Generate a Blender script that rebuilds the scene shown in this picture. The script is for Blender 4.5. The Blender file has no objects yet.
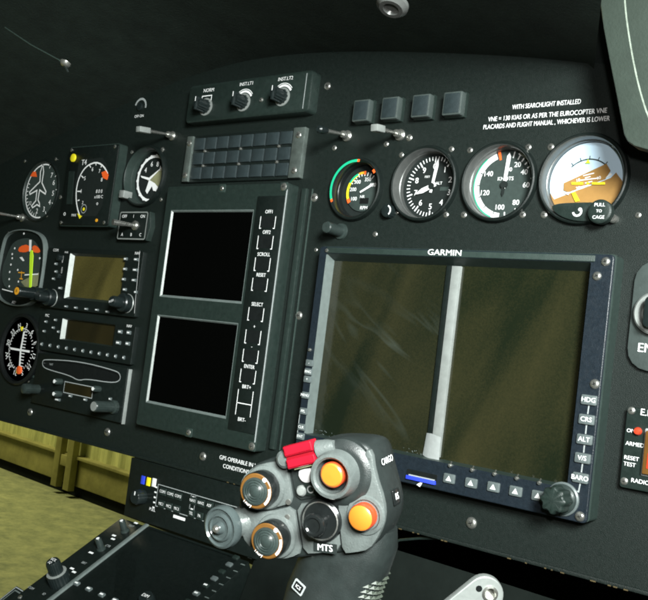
import bpy, math, random
from mathutils import Vector, Matrix
from mathutils.geometry import tessellate_polygon
random.seed(4)
C = bpy.context.scene.collection
PI = math.pi
cos, sin, rad = math.cos, math.sin, math.radians

# ------------------------------------------------------------------ camera numbers (panel frame: X right, Y up, Z out, mm)
RM = Matrix(((0.7778894602, -0.0606107557, 0.6254712815),
             (0.1234862732, 0.9906744972, -0.0575776083),
             (-0.6161486249, 0.1220261321, 0.7781198462)))
FOC = 870.0
CAM = Vector((0, 0, 570.26))
CR, CU, CB = RM.col[0].copy(), RM.col[1].copy(), RM.col[2].copy()

def ray(px, py):
    return (RM @ Vector((px-324.0, -(py-300.0), -FOC))).normalized()

def frame(o, x, y):
    x = Vector(x).normalized(); y = Vector(y); y = (y - x*y.dot(x)).normalized(); z = x.cross(y)
    m = Matrix((x, y, z)).transposed().to_4x4(); m.translation = Vector(o); return m

F0 = Matrix.Identity(4)
def PF(F, px, py, h=0.0):
    """photo pixel -> local (x, y) of the surface h mm above the frame's plane"""
    z = F.col[2].to_3d(); o = F.translation + z*h; d = ray(px, py)
    p = CAM + d*((o-CAM).dot(z)/d.dot(z)); q = F.inverted() @ p
    return (q.x, q.y)
def P(px, py, h=0.0): return PF(F0, px, py, h)
def PR(a, b, h=0.0, F=F0):
    """axis aligned rect from top-left and bottom-right pixels"""
    p = PF(F, a[0], a[1], h); q = PF(F, b[0], b[1], h)
    return (min(p[0], q[0]), max(p[0], q[0]), min(p[1], q[1]), max(p[1], q[1]))
def stick(base, tip, z0=0.0):
    """height and Y of a lever tip whose base sits at pixel base: same X"""
    X, Y = P(base[0], base[1], z0); d = ray(*tip); k = (X-CAM.x)/d.x
    return X, Y, CAM.y + d.y*k, CAM.z + d.z*k
def W(p): return Vector((p[0]/1000, -p[2]/1000, p[1]/1000))

# ------------------------------------------------------------------ materials
MATS = {}
def mat(name, col, rough=0.5, metal=0.0, spec=0.5, bump=0.0, bscale=900, var=0.0, vscale=60, coat=0.0, emit=None, estr=0, wear=None, rvar=0.0, alpha=None, trans=0.0):
    m = bpy.data.materials.new(name); m.use_nodes = True; nt = m.node_tree; b = nt.nodes['Principled BSDF']
    b.inputs['Base Color'].default_value = (*col, 1); b.inputs['Roughness'].default_value = rough
    b.inputs['Metallic'].default_value = metal; b.inputs['Specular IOR Level'].default_value = spec
    b.inputs['Coat Weight'].default_value = coat
    b.inputs['Transmission Weight'].default_value = trans
    if emit: b.inputs['Emission Color'].default_value = (*emit, 1); b.inputs['Emission Strength'].default_value = estr
    tc = nt.nodes.new('ShaderNodeTexCoord'); src = tc.outputs['Object']
    def noise(sc, det=4, ro=.6):
        n = nt.nodes.new('ShaderNodeTexNoise'); n.inputs['Scale'].default_value = sc; n.inputs['Detail'].default_value = det
        n.inputs['Roughness'].default_value = ro
        nt.links.new(src, n.inputs['Vector']); return n
    def mix(fac, a, bcol):
        x = nt.nodes.new('ShaderNodeMix'); x.data_type = 'RGBA'
        nt.links.new(fac, x.inputs[0])
        if hasattr(a, 'links'): nt.links.new(a, x.inputs[6])
        else: x.inputs[6].default_value = (*a, 1)
        x.inputs[7].default_value = (*bcol, 1); return x.outputs[2]
    out = None
    if var:
        n = noise(vscale, 6, .7); r = nt.nodes.new('ShaderNodeMapRange'); r.inputs[1].default_value = .3; r.inputs[2].default_value = .7
        nt.links.new(n.outputs[0], r.inputs[0])
        out = mix(r.outputs[0], tuple(c*(1-var) for c in col), tuple(min(1, c*(1+var)) for c in col))
    if wear:
        wc, thr, sc = wear
        n = noise(sc, 8, .75); r = nt.nodes.new('ShaderNodeMapRange'); r.inputs[1].default_value = thr; r.inputs[2].default_value = thr+.06
        nt.links.new(n.outputs[0], r.inputs[0]); out = mix(r.outputs[0], out if out else col, wc)
    if out: nt.links.new(out, b.inputs['Base Color'])
    if rvar:
        n = noise(vscale*.7, 5, .6); r = nt.nodes.new('ShaderNodeMapRange'); r.inputs[1].default_value = .3; r.inputs[2].default_value = .7
        r.inputs[3].default_value = max(.03, rough-rvar); r.inputs[4].default_value = min(1, rough+rvar)
        nt.links.new(n.outputs[0], r.inputs[0]); nt.links.new(r.outputs[0], b.inputs['Roughness'])
    if bump:
        n = noise(bscale, 3, .6); bm = nt.nodes.new('ShaderNodeBump'); bm.inputs['Strength'].default_value = bump
        bm.inputs['Distance'].default_value = .0006
        nt.links.new(n.outputs[0], bm.inputs['Height']); nt.links.new(bm.outputs[0], b.inputs['Normal'])
    MATS[name] = m; return m

mat('panel_paint', (.0066, .0108, .0092), .5, spec=.3, bump=.55, bscale=1500, var=.22, vscale=420, rvar=.08, wear=((.022, .028, .025), .66, 55))
mat('hood_paint', (.014, .0215, .0175), .8, spec=.25, bump=.6, bscale=500, var=.3, vscale=40)
mat('black_case', (.0056, .0090, .0080), .45, spec=.3, bump=.3, bscale=1600, var=.2, vscale=300, rvar=.08)
mat('black_gloss', (0.0080, 0.0096, 0.0096), .22, var=.2, vscale=200)
mat('unit_grey', (.0130, .0215, .0185), .42, spec=.4, bump=.35, bscale=1500, var=.2, vscale=240, rvar=.1, wear=((.045, .055, .05), .68, 90))
mat('display_grey', (.0215, .0345, .0300), .45, spec=.4, bump=.25, bscale=1500, var=.15, vscale=200, rvar=.08)
mat('display_blue', (.0100, .0150, .0205), .36, spec=.35, bump=.35, bscale=1300, var=.25, vscale=500, rvar=.08)
mat('bevel_grey', (0.1190, 0.1428, 0.1368), .4, bump=.15, bscale=900, var=.15, vscale=130)
mat('bezel_metal', (0.0960, 0.1000, 0.0960), .32, metal=.4, bump=.1, var=.2, vscale=90)
mat('bracket_metal', (0.1240, 0.1488, 0.1364), .42, metal=.55, bump=.3, bscale=700, var=.25, vscale=150, rvar=.1)
mat('steel', (0.5270, 0.5270, 0.4930), .28, metal=.9, var=.15, vscale=400, rvar=.1)
mat('silver_paint', (0.2790, 0.2976, 0.2852), .4, metal=.3, var=.15, vscale=120, bump=.1)
mat('white_line', (.80, .80, .80), .6, spec=.3)
mat('white_soft', (0.3150, 0.3375, 0.3375), .6, spec=.3, var=.1, vscale=300)
mat('dial_black', (.010, .014, .013), .6, spec=.3, var=.15, vscale=300)
mat('dial_grey', (.032, .045, .041), .6, spec=.3, var=.15, vscale=300)
mat('screen_black', (.0008, .0009, .0008), .35, spec=.04)
mat('cap_grey', (0.0216, 0.0312, 0.0336), .42, bump=.3, bscale=1200, var=.18, vscale=180)
mat('button_grey', (0.0468, 0.0594, 0.0561), .45, bump=.2, bscale=900, var=.15, vscale=120)
mat('key_grey', (0.0918, 0.1102, 0.1102), .4, var=.15, vscale=300)
mat('knob_black', (0.0096, 0.0144, 0.0144), .3, bump=.1, var=.2, vscale=300)
mat('knob_grey', (0.0248, 0.0347, 0.0322), .3, bump=.1, var=.2, vscale=300)
mat('green_arc', (.01, .42, .22), .5)
mat('yellow_mark', (.85, .72, .02), .5)
mat('lime_mark', (.55, .85, .03), .5)
mat('orange_mark', (.85, .12, .02), .5)
mat('amber_mark', (.75, .34, .02), .5)
mat('sky_face', (0.5270, 0.6800, 0.8075), .5)
mat('earth_face', (.30, .160, .045), .5, var=.08, vscale=200)
mat('dull_tan', (.22, .22, .12), .5, var=.2, vscale=120)
mat('blue_card', (.03, .06, .62), .4)
mat('red_plastic', (0.3038, 0.0059, 0.0171), .32, var=.1, vscale=120)
mat('red_dark', (.20, .004, .01), .35)
mat('red_lens', (.55, .05, .02), .2, coat=.6)
mat('yellow_plastic', (.52, .165, .018), .35, coat=.3)
mat('orange_plastic', (.46, .05, .014), .35, coat=.3)
mat('orange_ring', (0.1290, 0.0570, 0.0109), .45, var=.15, vscale=150)
mat('grip_light', (0.0924, 0.1058, 0.1020), .34, bump=.3, bscale=1100, var=.3, vscale=55, rvar=.14, wear=((.055, .06, .055), .62, 70))
mat('grip_dark', (0.0154, 0.0200, 0.0192), .4, bump=.2, bscale=1900, var=.25, vscale=110, rvar=.1, wear=((.07, .08, .075), .66, 120))
mat('grip_knurl', (0.0525, 0.0630, 0.0490), .5, var=.2, vscale=200)
mat('smoked', (0.0504, 0.0644, 0.0644), .18, coat=.5, var=.2, vscale=120)
mat('post_paint', (0.0358, 0.0491, 0.0393), .6, bump=.35, bscale=600, var=.12, vscale=60, wear=((.25, .30, .26), .70, 90))
mat('seam_light', (.26, .30, .25), .6, var=.4, vscale=150)
mat('footwell', (0.0060, 0.0084, 0.0072), .8, spec=.08, bump=.3, bscale=200, var=.3, vscale=20)
mat('rust', (0.0700, 0.0500, 0.0175), .7, var=.3, vscale=60)
mat('tape', (0.4320, 0.4560, 0.4500), .28, metal=.35, bump=.5, bscale=160, var=.1, vscale=80)

def glass_screen(name, c0, c1, streak):  # olive reflections on the glass are put into the base colour as streaky noise
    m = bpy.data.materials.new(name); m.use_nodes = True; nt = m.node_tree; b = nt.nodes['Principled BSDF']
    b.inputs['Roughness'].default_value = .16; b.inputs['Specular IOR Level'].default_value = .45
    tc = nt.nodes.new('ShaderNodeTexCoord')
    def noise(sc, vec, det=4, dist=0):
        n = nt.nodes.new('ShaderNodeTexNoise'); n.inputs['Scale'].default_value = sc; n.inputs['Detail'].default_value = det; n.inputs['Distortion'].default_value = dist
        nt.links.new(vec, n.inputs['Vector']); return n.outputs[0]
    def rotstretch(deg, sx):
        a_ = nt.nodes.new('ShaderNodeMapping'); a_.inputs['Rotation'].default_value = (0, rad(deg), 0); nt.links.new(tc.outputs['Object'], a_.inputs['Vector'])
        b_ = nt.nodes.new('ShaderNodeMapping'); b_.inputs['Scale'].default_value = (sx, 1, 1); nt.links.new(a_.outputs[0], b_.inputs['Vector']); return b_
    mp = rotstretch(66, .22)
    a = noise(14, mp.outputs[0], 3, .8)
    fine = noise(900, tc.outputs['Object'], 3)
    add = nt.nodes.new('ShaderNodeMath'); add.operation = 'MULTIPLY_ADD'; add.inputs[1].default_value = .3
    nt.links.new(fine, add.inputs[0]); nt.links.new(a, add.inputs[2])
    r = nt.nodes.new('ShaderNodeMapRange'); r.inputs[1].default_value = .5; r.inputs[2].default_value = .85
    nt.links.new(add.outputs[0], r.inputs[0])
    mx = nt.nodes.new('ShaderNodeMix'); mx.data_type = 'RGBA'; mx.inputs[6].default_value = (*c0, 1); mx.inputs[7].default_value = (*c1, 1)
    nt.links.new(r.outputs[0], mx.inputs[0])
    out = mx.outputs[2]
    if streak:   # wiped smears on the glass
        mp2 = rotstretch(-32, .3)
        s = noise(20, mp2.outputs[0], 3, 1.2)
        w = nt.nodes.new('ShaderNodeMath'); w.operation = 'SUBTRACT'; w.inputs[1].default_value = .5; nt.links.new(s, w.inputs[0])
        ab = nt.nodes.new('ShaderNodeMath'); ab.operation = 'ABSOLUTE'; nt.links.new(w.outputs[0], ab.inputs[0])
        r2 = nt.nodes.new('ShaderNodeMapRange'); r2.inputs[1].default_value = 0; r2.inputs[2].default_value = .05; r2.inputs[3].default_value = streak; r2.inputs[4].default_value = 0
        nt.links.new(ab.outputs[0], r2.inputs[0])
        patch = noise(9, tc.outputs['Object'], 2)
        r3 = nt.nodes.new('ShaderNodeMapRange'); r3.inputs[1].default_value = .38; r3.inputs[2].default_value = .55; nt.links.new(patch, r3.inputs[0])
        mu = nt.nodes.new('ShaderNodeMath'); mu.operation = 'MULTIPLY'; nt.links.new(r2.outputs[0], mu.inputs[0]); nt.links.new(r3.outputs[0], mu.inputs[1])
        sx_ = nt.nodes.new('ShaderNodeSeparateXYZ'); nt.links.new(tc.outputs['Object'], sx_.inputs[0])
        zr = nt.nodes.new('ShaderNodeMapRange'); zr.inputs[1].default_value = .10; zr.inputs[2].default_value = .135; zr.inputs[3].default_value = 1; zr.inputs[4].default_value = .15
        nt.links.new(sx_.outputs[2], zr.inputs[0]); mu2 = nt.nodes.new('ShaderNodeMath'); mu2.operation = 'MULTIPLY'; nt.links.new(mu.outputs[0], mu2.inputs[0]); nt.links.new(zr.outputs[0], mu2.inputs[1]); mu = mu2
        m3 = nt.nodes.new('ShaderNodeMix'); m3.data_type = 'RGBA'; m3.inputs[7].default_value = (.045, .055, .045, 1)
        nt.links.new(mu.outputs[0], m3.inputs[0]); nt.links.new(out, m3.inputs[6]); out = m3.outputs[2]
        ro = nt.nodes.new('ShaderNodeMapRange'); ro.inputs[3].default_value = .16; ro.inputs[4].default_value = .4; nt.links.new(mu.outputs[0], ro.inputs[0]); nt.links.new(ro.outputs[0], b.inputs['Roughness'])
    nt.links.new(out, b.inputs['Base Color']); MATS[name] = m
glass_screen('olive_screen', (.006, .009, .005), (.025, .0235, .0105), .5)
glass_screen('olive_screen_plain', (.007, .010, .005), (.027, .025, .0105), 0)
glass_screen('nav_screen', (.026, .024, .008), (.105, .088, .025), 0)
glass_screen('radio_screen', (.010, .009, .004), (.024, .019, .007), 0)

# ------------------------------------------------------------------ mesh building
_txt = {}
def text_geo(s):
    if s in _txt: return _txt[s]
    cu = bpy.data.curves.new('t', 'FONT'); cu.body = s; cu.size = 1; cu.offset = 0; cu.resolution_u = 3
    cu.align_x = 'CENTER'; cu.align_y = 'CENTER'
    o = bpy.data.objects.new('t', cu); C.objects.link(o); bpy.context.view_layer.update()
    me = o.to_mesh(); g = ([tuple(v.co[:2]) for v in me.vertices], [tuple(p.vertices) for p in me.polygons])
    o.to_mesh_clear(); bpy.data.objects.remove(o); bpy.data.curves.remove(cu); _txt[s] = g; return g

def rrect(x0, x1, y0, y1, r, n=5):
    if r <= 0: return [(x0, y0), (x1, y0), (x1, y1), (x0, y1)]
    pts = []
    for cx, cy, a in ((x1-r, y0+r, -90), (x1-r, y1-r, 0), (x0+r, y1-r, 90), (x0+r, y0+r, 180)):
        for i in range(n+1):
            t = rad(a+90*i/n); pts.append((cx+r*cos(t), cy+r*sin(t)))
    return pts
def circ(cx, cy, r, n=64, ry=None): return [(cx+r*cos(2*PI*i/n), cy+(ry or r)*sin(2*PI*i/n)) for i in range(n)]
def area(p): return sum(p[i][0]*p[(i+1) % len(p)][1]-p[(i+1) % len(p)][0]*p[i][1] for i in range(len(p)))/2
def inset(p, d):
    """inset a CCW polygon by d"""
    if area(p) < 0: p = p[::-1]
    n = len(p); out = []
    for i in range(n):
        a, b, c = Vector(p[i-1]), Vector(p[i]), Vector(p[(i+1) % n])
        e1 = (b-a).normalized(); e2 = (c-b).normalized(); n1 = Vector((-e1.y, e1.x)); n2 = Vector((-e2.y, e2.x))
        m = n1+n2
        if m.length < 1e-6: m = n1
        m.normalize(); k = d/max(.4, m.dot(n1)); out.append((b.x+m.x*k, b.y+m.y*k))
    return out
def smoothpoly(p, it=2):
    for _ in range(it):
        q = []
        for i in range(len(p)):
            a, b = p[i], p[(i+1) % len(p)]
            q += [(a[0]*.75+b[0]*.25, a[1]*.75+b[1]*.25), (a[0]*.25+b[0]*.75, a[1]*.25+b[1]*.75)]
        p = q
    return p

class MB:
    def __init__(s, F=None): s.v = []; s.f = []; s.m = []; s.F = F or F0; s.mats = []; s.cur = 0
    def use(s, name):
        if name not in s.mats: s.mats.append(name)
        s.cur = s.mats.index(name); return s
    def add(s, vs, fs, M=None):
        k = len(s.v); T = s.F @ M if M else s.F
        s.v += [T @ Vector(v) for v in vs]; s.f += [tuple(i+k for i in f) for f in fs]; s.m += [s.cur]*len(fs)
    def prism(s, poly, z0, z1, b=0.0, holes=(), M=None, cap0=True):
        poly = list(poly)
        if area(poly) < 0: poly = poly[::-1]
        n = len(poly); layers = [(poly, z0), (poly, z1-b if b else z1)]
        if b: layers += [(inset(poly, b*.35), z1-b*.3), (inset(poly, b), z1)]
        vs = []; fs = []
        for pl, z in layers: vs += [(x, y, z) for x, y in pl]
        for l in range(len(layers)-1):
            for i in range(n):
                j = (i+1) % n; fs.append((l*n+i, l*n+j, (l+1)*n+j, (l+1)*n+i))
        top = layers[-1][0]; k = (len(layers)-1)*n
        if not holes:
            if n <= 4: tri = [tuple(range(n))]
            else: tri = [t for t in tessellate_polygon([[Vector((x, y, 0)) for x, y in top]])]
            for t in tri:
                t = tuple(t)
                if len(t) == 3:
                    a = area([top[i] for i in t])
                    if abs(a) < 1e-9: continue
                    if a < 0: t = t[::-1]
                fs.append(tuple(k+i for i in t))
                if cap0: fs.append(tuple(i for i in t[::-1]))
            s.add(vs, fs, M); return s
        hs = [h if area(h) < 0 else h[::-1] for h in holes]
        allp = list(top)
        for h in hs: allp += h
        tri = tessellate_polygon([[Vector((x, y, 0)) for x, y in top]] + [[Vector((x, y, 0)) for x, y in h] for h in hs])
        s.add(vs, fs, M)
        for zz, flip in ((layers[-1][1], False), (z0, True)) if cap0 else ((layers[-1][1], False),):
            src = allp if not flip else list(poly)+allp[n:]
            ff = []
            for t in tri:
                a = area([src[i] for i in t])
                if abs(a) < 1e-9: continue
                t = tuple(t) if (a > 0) != flip else tuple(t)[::-1]
                ff.append(t)
            s.add([(x, y, zz) for x, y in src], ff, M)
        for h in hs:
            m = len(h); s.add([(x, y, z0) for x, y in h]+[(x, y, z1) for x, y in h], [(i, (i+1) % m, m+(i+1) % m, m+i) for i in range(m)], M)
        return s
    def box(s, r, z0, z1, rr=0, b=0, M=None):
        x0, x1, y0, y1 = r; return s.prism(rrect(x0, x1, y0, y1, rr, 4), z0, z1, b, (), M)
    def flat(s, poly, z, M=None):
        """thin applied sheet (paint, print): a few hundredths of a millimetre thick"""
        return s.prism(poly, z, z+.06, 0, (), M)
    def line(s, pts, w, z, closed=False, M=None):
        """painted line: each segment a quad joined at mitres"""
        n = len(pts); L = []; Rr = []
        for i in range(n):
            a = Vector(pts[i-1]) if (i or closed) else None; b = Vector(pts[i]); c = Vector(pts[(i+1) % n]) if (i < n-1 or closed) else None
            e1 = (b-a).normalized() if a is not None else None; e2 = (c-b).normalized() if c is not None else None
            if e1 is None: e1 = e2
            if e2 is None: e2 = e1
            n1 = Vector((-e1.y, e1.x)); n2 = Vector((-e2.y, e2.x)); m = n1+n2
            m = m.normalized() if m.length > 1e-6 else n1
            k = w/2/max(.5, m.dot(n1)); L.append(b+m*k); Rr.append(b-m*k)
        vs = [(p.x, p.y, z) for p in L]+[(p.x, p.y, z) for p in Rr]
        fs = [(n+i, n+(i+1) % n, (i+1) % n, i) for i in range(n if closed else n-1)]
        s.add(vs, fs, M); return s
    def arc(s, cx, cy, r0, r1, a0, a1, z, n=None, M=None):
        """ring sector, angles clockwise from twelve o'clock in degrees"""
        n = n or max(2, int(abs(a1-a0)/5)); vs = []; fs = []
        for i in range(n+1):
            a = rad(90-(a0+(a1-a0)*i/n))
            vs += [(cx+r0*cos(a), cy+r0*sin(a), z), (cx+r1*cos(a), cy+r1*sin(a), z)]
        fs = [(2*i, 2*i+1, 2*i+3, 2*i+2) for i in range(n)]
        if a1 > a0: fs = [f[::-1] for f in fs]
        fs = [f[::-1] for f in fs]
        s.add(vs, fs, M); return s
    def lathe(s, cx, cy, prof, n=40, M=None, flutes=0, fd=0.0, cap=True):
        """profile [(r,z)...] turned about the local z axis"""
        vs = []; fs = []; k = len(prof)
        for i in range(n):
            t = 2*PI*i/n; q = 1-fd*(.5-.5*cos(flutes*t)) if flutes else 1
            for r, z in prof: vs.append((cx+r*q*cos(t), cy+r*q*sin(t), z))
        for i in range(n):
            j = (i+1) % n
            for l in range(k-1): fs.append((i*k+l, j*k+l, j*k+l+1, i*k+l+1))
        if cap and prof[-1][0] > 1e-6: fs.append(tuple(i*k+k-1 for i in range(n)))
        s.add(vs, fs, M); return s
    def tube(s, pts, r, n=10, M=None):
        pts = [Vector(p) for p in pts]; vs = []; fs = []
        for i, p in enumerate(pts):
            t = (pts[min(i+1, len(pts)-1)]-pts[max(i-1, 0)]).normalized()
            u = t.cross(Vector((0.13, .2, 1))).normalized(); w = t.cross(u); rr = r[i] if isinstance(r, (list, tuple)) else r
            for k in range(n): a = 2*PI*k/n; vs.append(tuple(p+(u*cos(a)+w*sin(a))*rr))
        for i in range(len(pts)-1):
            for k in range(n): fs.append((i*n+k, i*n+(k+1) % n, (i+1)*n+(k+1) % n, (i+1)*n+k))
        fs += [tuple(range(n))[::-1], tuple((len(pts)-1)*n+k for k in range(n))]
        s.add(vs, fs, M); return s
    def text(s, t, x, y, size, z, rot=0, sx=1.0, M=None):
        vs, fs = text_geo(t); c, d = cos(rad(rot)), sin(rad(rot))
        for k, e in enumerate((-.014, .014)): s.add([(x+((a+e)*sx*c-b*d)*size, y+((a+e)*sx*d+b*c)*size, z+k*.03) for a, b in vs], fs, M)
        return s
    def build(s, name, parent=None, origin=(0, 0, 0), smooth=35):
        me = bpy.data.meshes.new(name); o = bpy.data.objects.new(name, me); C.objects.link(o)
        org = parent['_o'] if parent is not None else origin; ow = W(org)
        me.from_pydata([W(v)-ow for v in s.v], [], s.f)
        for m in s.mats: me.materials.append(MATS[m])
        me.polygons.foreach_set('material_index', s.m)
        me.polygons.foreach_set('use_smooth', [True]*len(me.polygons)); me.update()
        me.set_sharp_from_angle(angle=rad(smooth))
        o['_o'] = list(org)
        if parent is not None: o.parent = parent
        if parent is None or not parent.get('_root', 0) : pass
        if parent is None: o.location = ow
        return o
def thing(name, org, label, cat, group=None):
    o = bpy.data.objects.new(name, None); C.objects.link(o); o.empty_display_size = .01
    o.location = W(org); o['_o'] = list(org); o['label'] = label; o['category'] = cat
    if group: o['group'] = group
    return o
def tag(o, label=None, cat=None, group=None, kind=None):
    for k, v in (('label', label), ('category', cat), ('group', group), ('kind', kind)):
        if v: o[k] = v
    return o
def B(*mats, F=None):
    m = MB(F); m.use(mats[0]); return m

def screw_geo(mb, x, y, z, r=3.0, h=1.4, rot=20):
    r *= 1.15
    mb.use('steel').lathe(x, y, [(r*1.05, z-.4), (r, z+h*.35), (r*.8, z+h*.8), (r*.45, z+h), (0.01, z+h*1.03)], 20)
    mb.use('black_gloss')
    for a in (rot, rot+90):
        M = Matrix.Translation((x, y, z)) @ Matrix.Rotation(rad(a), 4, 'Z'); mb.box((-r*.42, r*.42, -r*.07, r*.07), h*.5, h*1.06, M=M)
def knob_geo(mb, x, y, z0, r, h, top='knob_black', side='knob_black', n=48, flutes=0, fd=.08, mark=True, rot=90, M=None):
    mb.use(side).lathe(x, y, [(r*1.0, z0), (r, z0+h*.84), (r*.93, z0+h*.95), (r*.80, z0+h)], n, M, flutes, fd)
    if mark:
        a = rad(rot); mb.use('white_line').line([(x+r*.15*cos(a), y+r*.15*sin(a)), (x+r*.75*cos(a), y+r*.75*sin(a))], r*.14, z0+h+.12, M=M)

# ================================================================== INSTRUMENT PANEL
TOP = [(-1600, 20), (-1300, 95), (-1130, 140), (-995, 180), (-900, 205), (-806, 227), (-735, 244), (-666, 258), (-597, 265), (-545, 265), (-493, 262), (-422, 254), (-341, 242), (-278, 231), (-236, 221), (-100, 192), (100, 140), (350, 60)]
def smooth_open(p, it=2):
    for _ in range(it):
        q = [p[0]]
        for a, b in zip(p, p[1:]): q += [(a[0]*.75+b[0]*.25, a[1]*.75+b[1]*.25), (a[0]*.25+b[0]*.75, a[1]*.25+b[1]*.75)]
        p = q+[p[-1]]
    return p
TOPS = smooth_open(TOP)
BOTY = -124.5
G = {  # round gauges sunk in the panel: centre px of the front ring, opening radius, outer radius
    'vsi': (37.5, 190), 'torque': (143, 175.5), 'rpm': (354, 188.6), 'alt': (422.5, 183), 'asi': (497, 181), 'att': (581.5, 178)}
GC = {k: P(*v, 4) for k, v in G.items()}
RO = {'vsi': 35.5, 'torque': 31, 'rpm': 25.2, 'alt': 29.0, 'asi': 29.0, 'att': 31.0}
panel = thing('instrument_panel', (-550, BOTY, 0), 'wide matt black instrument panel that carries every gauge and screen', 'instrument panel')
mb = B('panel_paint')
outline = [(-1600, BOTY), (350, BOTY)] + TOPS[::-1]
mb.prism(outline, -3, 0, 0, [circ(*GC[k], RO[k]-1.2, 64) for k in G])
mb.build('panel_plate', panel)
mb = B('panel_paint'); mb.box((-1600, 350, BOTY-2.2, BOTY+.6), -14, 1.6, 0, .5)
mb.use('rust')
for i in range(26):
    x = -560+random.random()*400; mb.box((x, x+random.uniform(.8, 3), BOTY-2.4, BOTY-1.6), .9, 1.7)
mb.build('lower_edge_lip', panel)

scr = [(29.8, 412, 3.6), (107, 432, 3.6), (202.5, 456.5, 3.4), (471, 523, 3.6), (298.5, 315.5, 3.2), (313.8, 197.5, 3.3), (327, 86, 3.0),
       (334, 147.8, 2), (385.8, 144, 2), (374.7, 234.2, 2), (401, 154.8, 2), (451, 149, 2), (445.6, 214.6, 2), (469.6, 150, 2), (528, 147, 2.1), (550.5, 146.8, 2.2),
       (463.4, 214.8, 2.2), (522.3, 214.6, 2.1), (543.7, 214.6, 2.3), (614.6, 144.7, 1.8), (638, 215, 1.8), (409, 137.6, 2.4), (396.5, 212.5, 1.2),
       (24.5, 161, 1.6), (55.5, 159, 1.7), (60, 197, 2), (46.5, 215.5, 1.7), (131.5, 152, 1.8), (162, 149.5, 2.2), (160.5, 199.5, 1.7), (171.5, 188.5, 1.6), (315.5, 249.8, 1.5), (8, 233, 1.5), (28, 381, 1.5)]
for px, py, r in scr:
    x, y = P(px, py, .6); m = MB(); screw_geo(m, x, y, 0, r, r*.5, random.randint(0, 90)); m.build('screw', panel)
# printed writing on the panel itself
mb = B('white_line')
for s, a, b in (('WITH SEARCHLIGHT INSTALLED', (512.5, 107.3), (581, 101.8)), ('VNE = 130 KIAS OR AS PER THE EUROCOPTER VNE', (488.5, 118.5), (607, 111.8)), ('PLACARDS AND FLIGHT MANUAL , WHICHEVER IS LOWER', (483.5, 126.6), (609.5, 119.5))):
    p, q = P(*a), P(*b); vs, _ = text_geo(s); w = max(v[0] for v in vs)-min(v[0] for v in vs)
    size = 5.0; mb.text(s, (p[0]+q[0])/2, (p[1]+q[1])/2, size, .12, sx=(q[0]-p[0])/(w*size))
mb.build('printed_placard', panel); mb = B('white_line')
for s, a, b in (('GPS OPERABLE IN VFR', (219.5, 457.8), (262, 466.8)), ('CONDITIONS ONLY', (223, 466.6), (262, 475))):
    p, q = P(*a), P(*b); vs, _ = text_geo(s); w = max(v[0] for v in vs)-min(v[0] for v in vs)
    mb.text(s, (p[0]+q[0])/2, (p[1]+q[1])/2, 5.2, .12, sx=(q[0]-p[0])/(w*5.2))
mb.build('printed_placard', panel)
# small rotary mark beside the left toggle
mb = B('white_soft'); c = P(140.5, 107)
mb.arc(c[0], c[1], 7.5, 9.8, -75, 100, .12); mb.use('white_line').text('OFF', c[0]-4, c[1]-10, 4.2, .12).text('ON', c[0]+4.2, c[1]-10, 4.2, .12)
mb.use('knob_black').lathe(c[0], c[1], [(4.5, 0), (4.5, 1.5), (3.5, 2.2)], 24)
mb.build('dimmer_mark', panel)
# thin seam strip on the left
mb = B('display_grey'); a = P(40.8, 315); b = P(35, 378); mb.box(((a[0]+b[0])/2-1.0, (a[0]+b[0])/2+1.0, b[1], a[1]), 0, 1.2); mb.build('trim_strip', panel)

# ================================================================== GAUGES
def sunk_gauge(key, name, label, cat, depth, rise=5.0, ring='bezel_metal', group=None):
    cx, cy = GC[key]; ro = RO[key]
    t = thing(name, (cx, cy, 0), label, cat, group)
    m = B('black_case'); ri = ro-1.3
    m.use('black_case').lathe(cx, cy, [(ro+1.6, -.2), (ro+1.6, rise*.5), (ro+.8, rise*.9), (ro-.2, rise), (ri, rise-.4)], 72, cap=False)
    m.use(ring).lathe(cx, cy, [(ri, rise-.4), (ri-.6, rise-1.4), (ri-.8, -depth*.45), (ri-1.4, -depth*.5), (ri-1.5, -depth)], 72, cap=False)
    m.build('bezel', t)
    m = B('dial_black'); m.prism(circ(cx, cy, ri-1.2, 64), -depth-1, -depth); 
    return t, cx, cy, ri-1.5, -depth, m
def needle(m, cx, cy, ang, L, w, z, tail=0.0, tip=.25):
    a = rad(90-ang); u = Vector((cos(a), sin(a))); v = Vector((-u.y, u.x)); c = Vector((cx, cy))
    pts = [c-u*tail+v*w/2*.8, c-u*tail-v*w/2*.8, c+u*L*(1-tip)-v*w/2, c+u*L, c+u*L*(1-tip)+v*w/2]
    m.prism([(p.x, p.y) for p in pts], z, z+.5)
def ticks(m, cx, cy, r1, l, w, angs, z):
    for a in angs:
        t = rad(90-a); m.line([(cx+(r1-l)*cos(t), cy+(r1-l)*sin(t)), (cx+r1*cos(t), cy+r1*sin(t))], w, z)
def nums(m, cx, cy, r, size, items, z):
    for a, s in items:
        t = rad(90-a); m.text(s, cx+r*cos(t), cy+r*sin(t), size, z)

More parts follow.
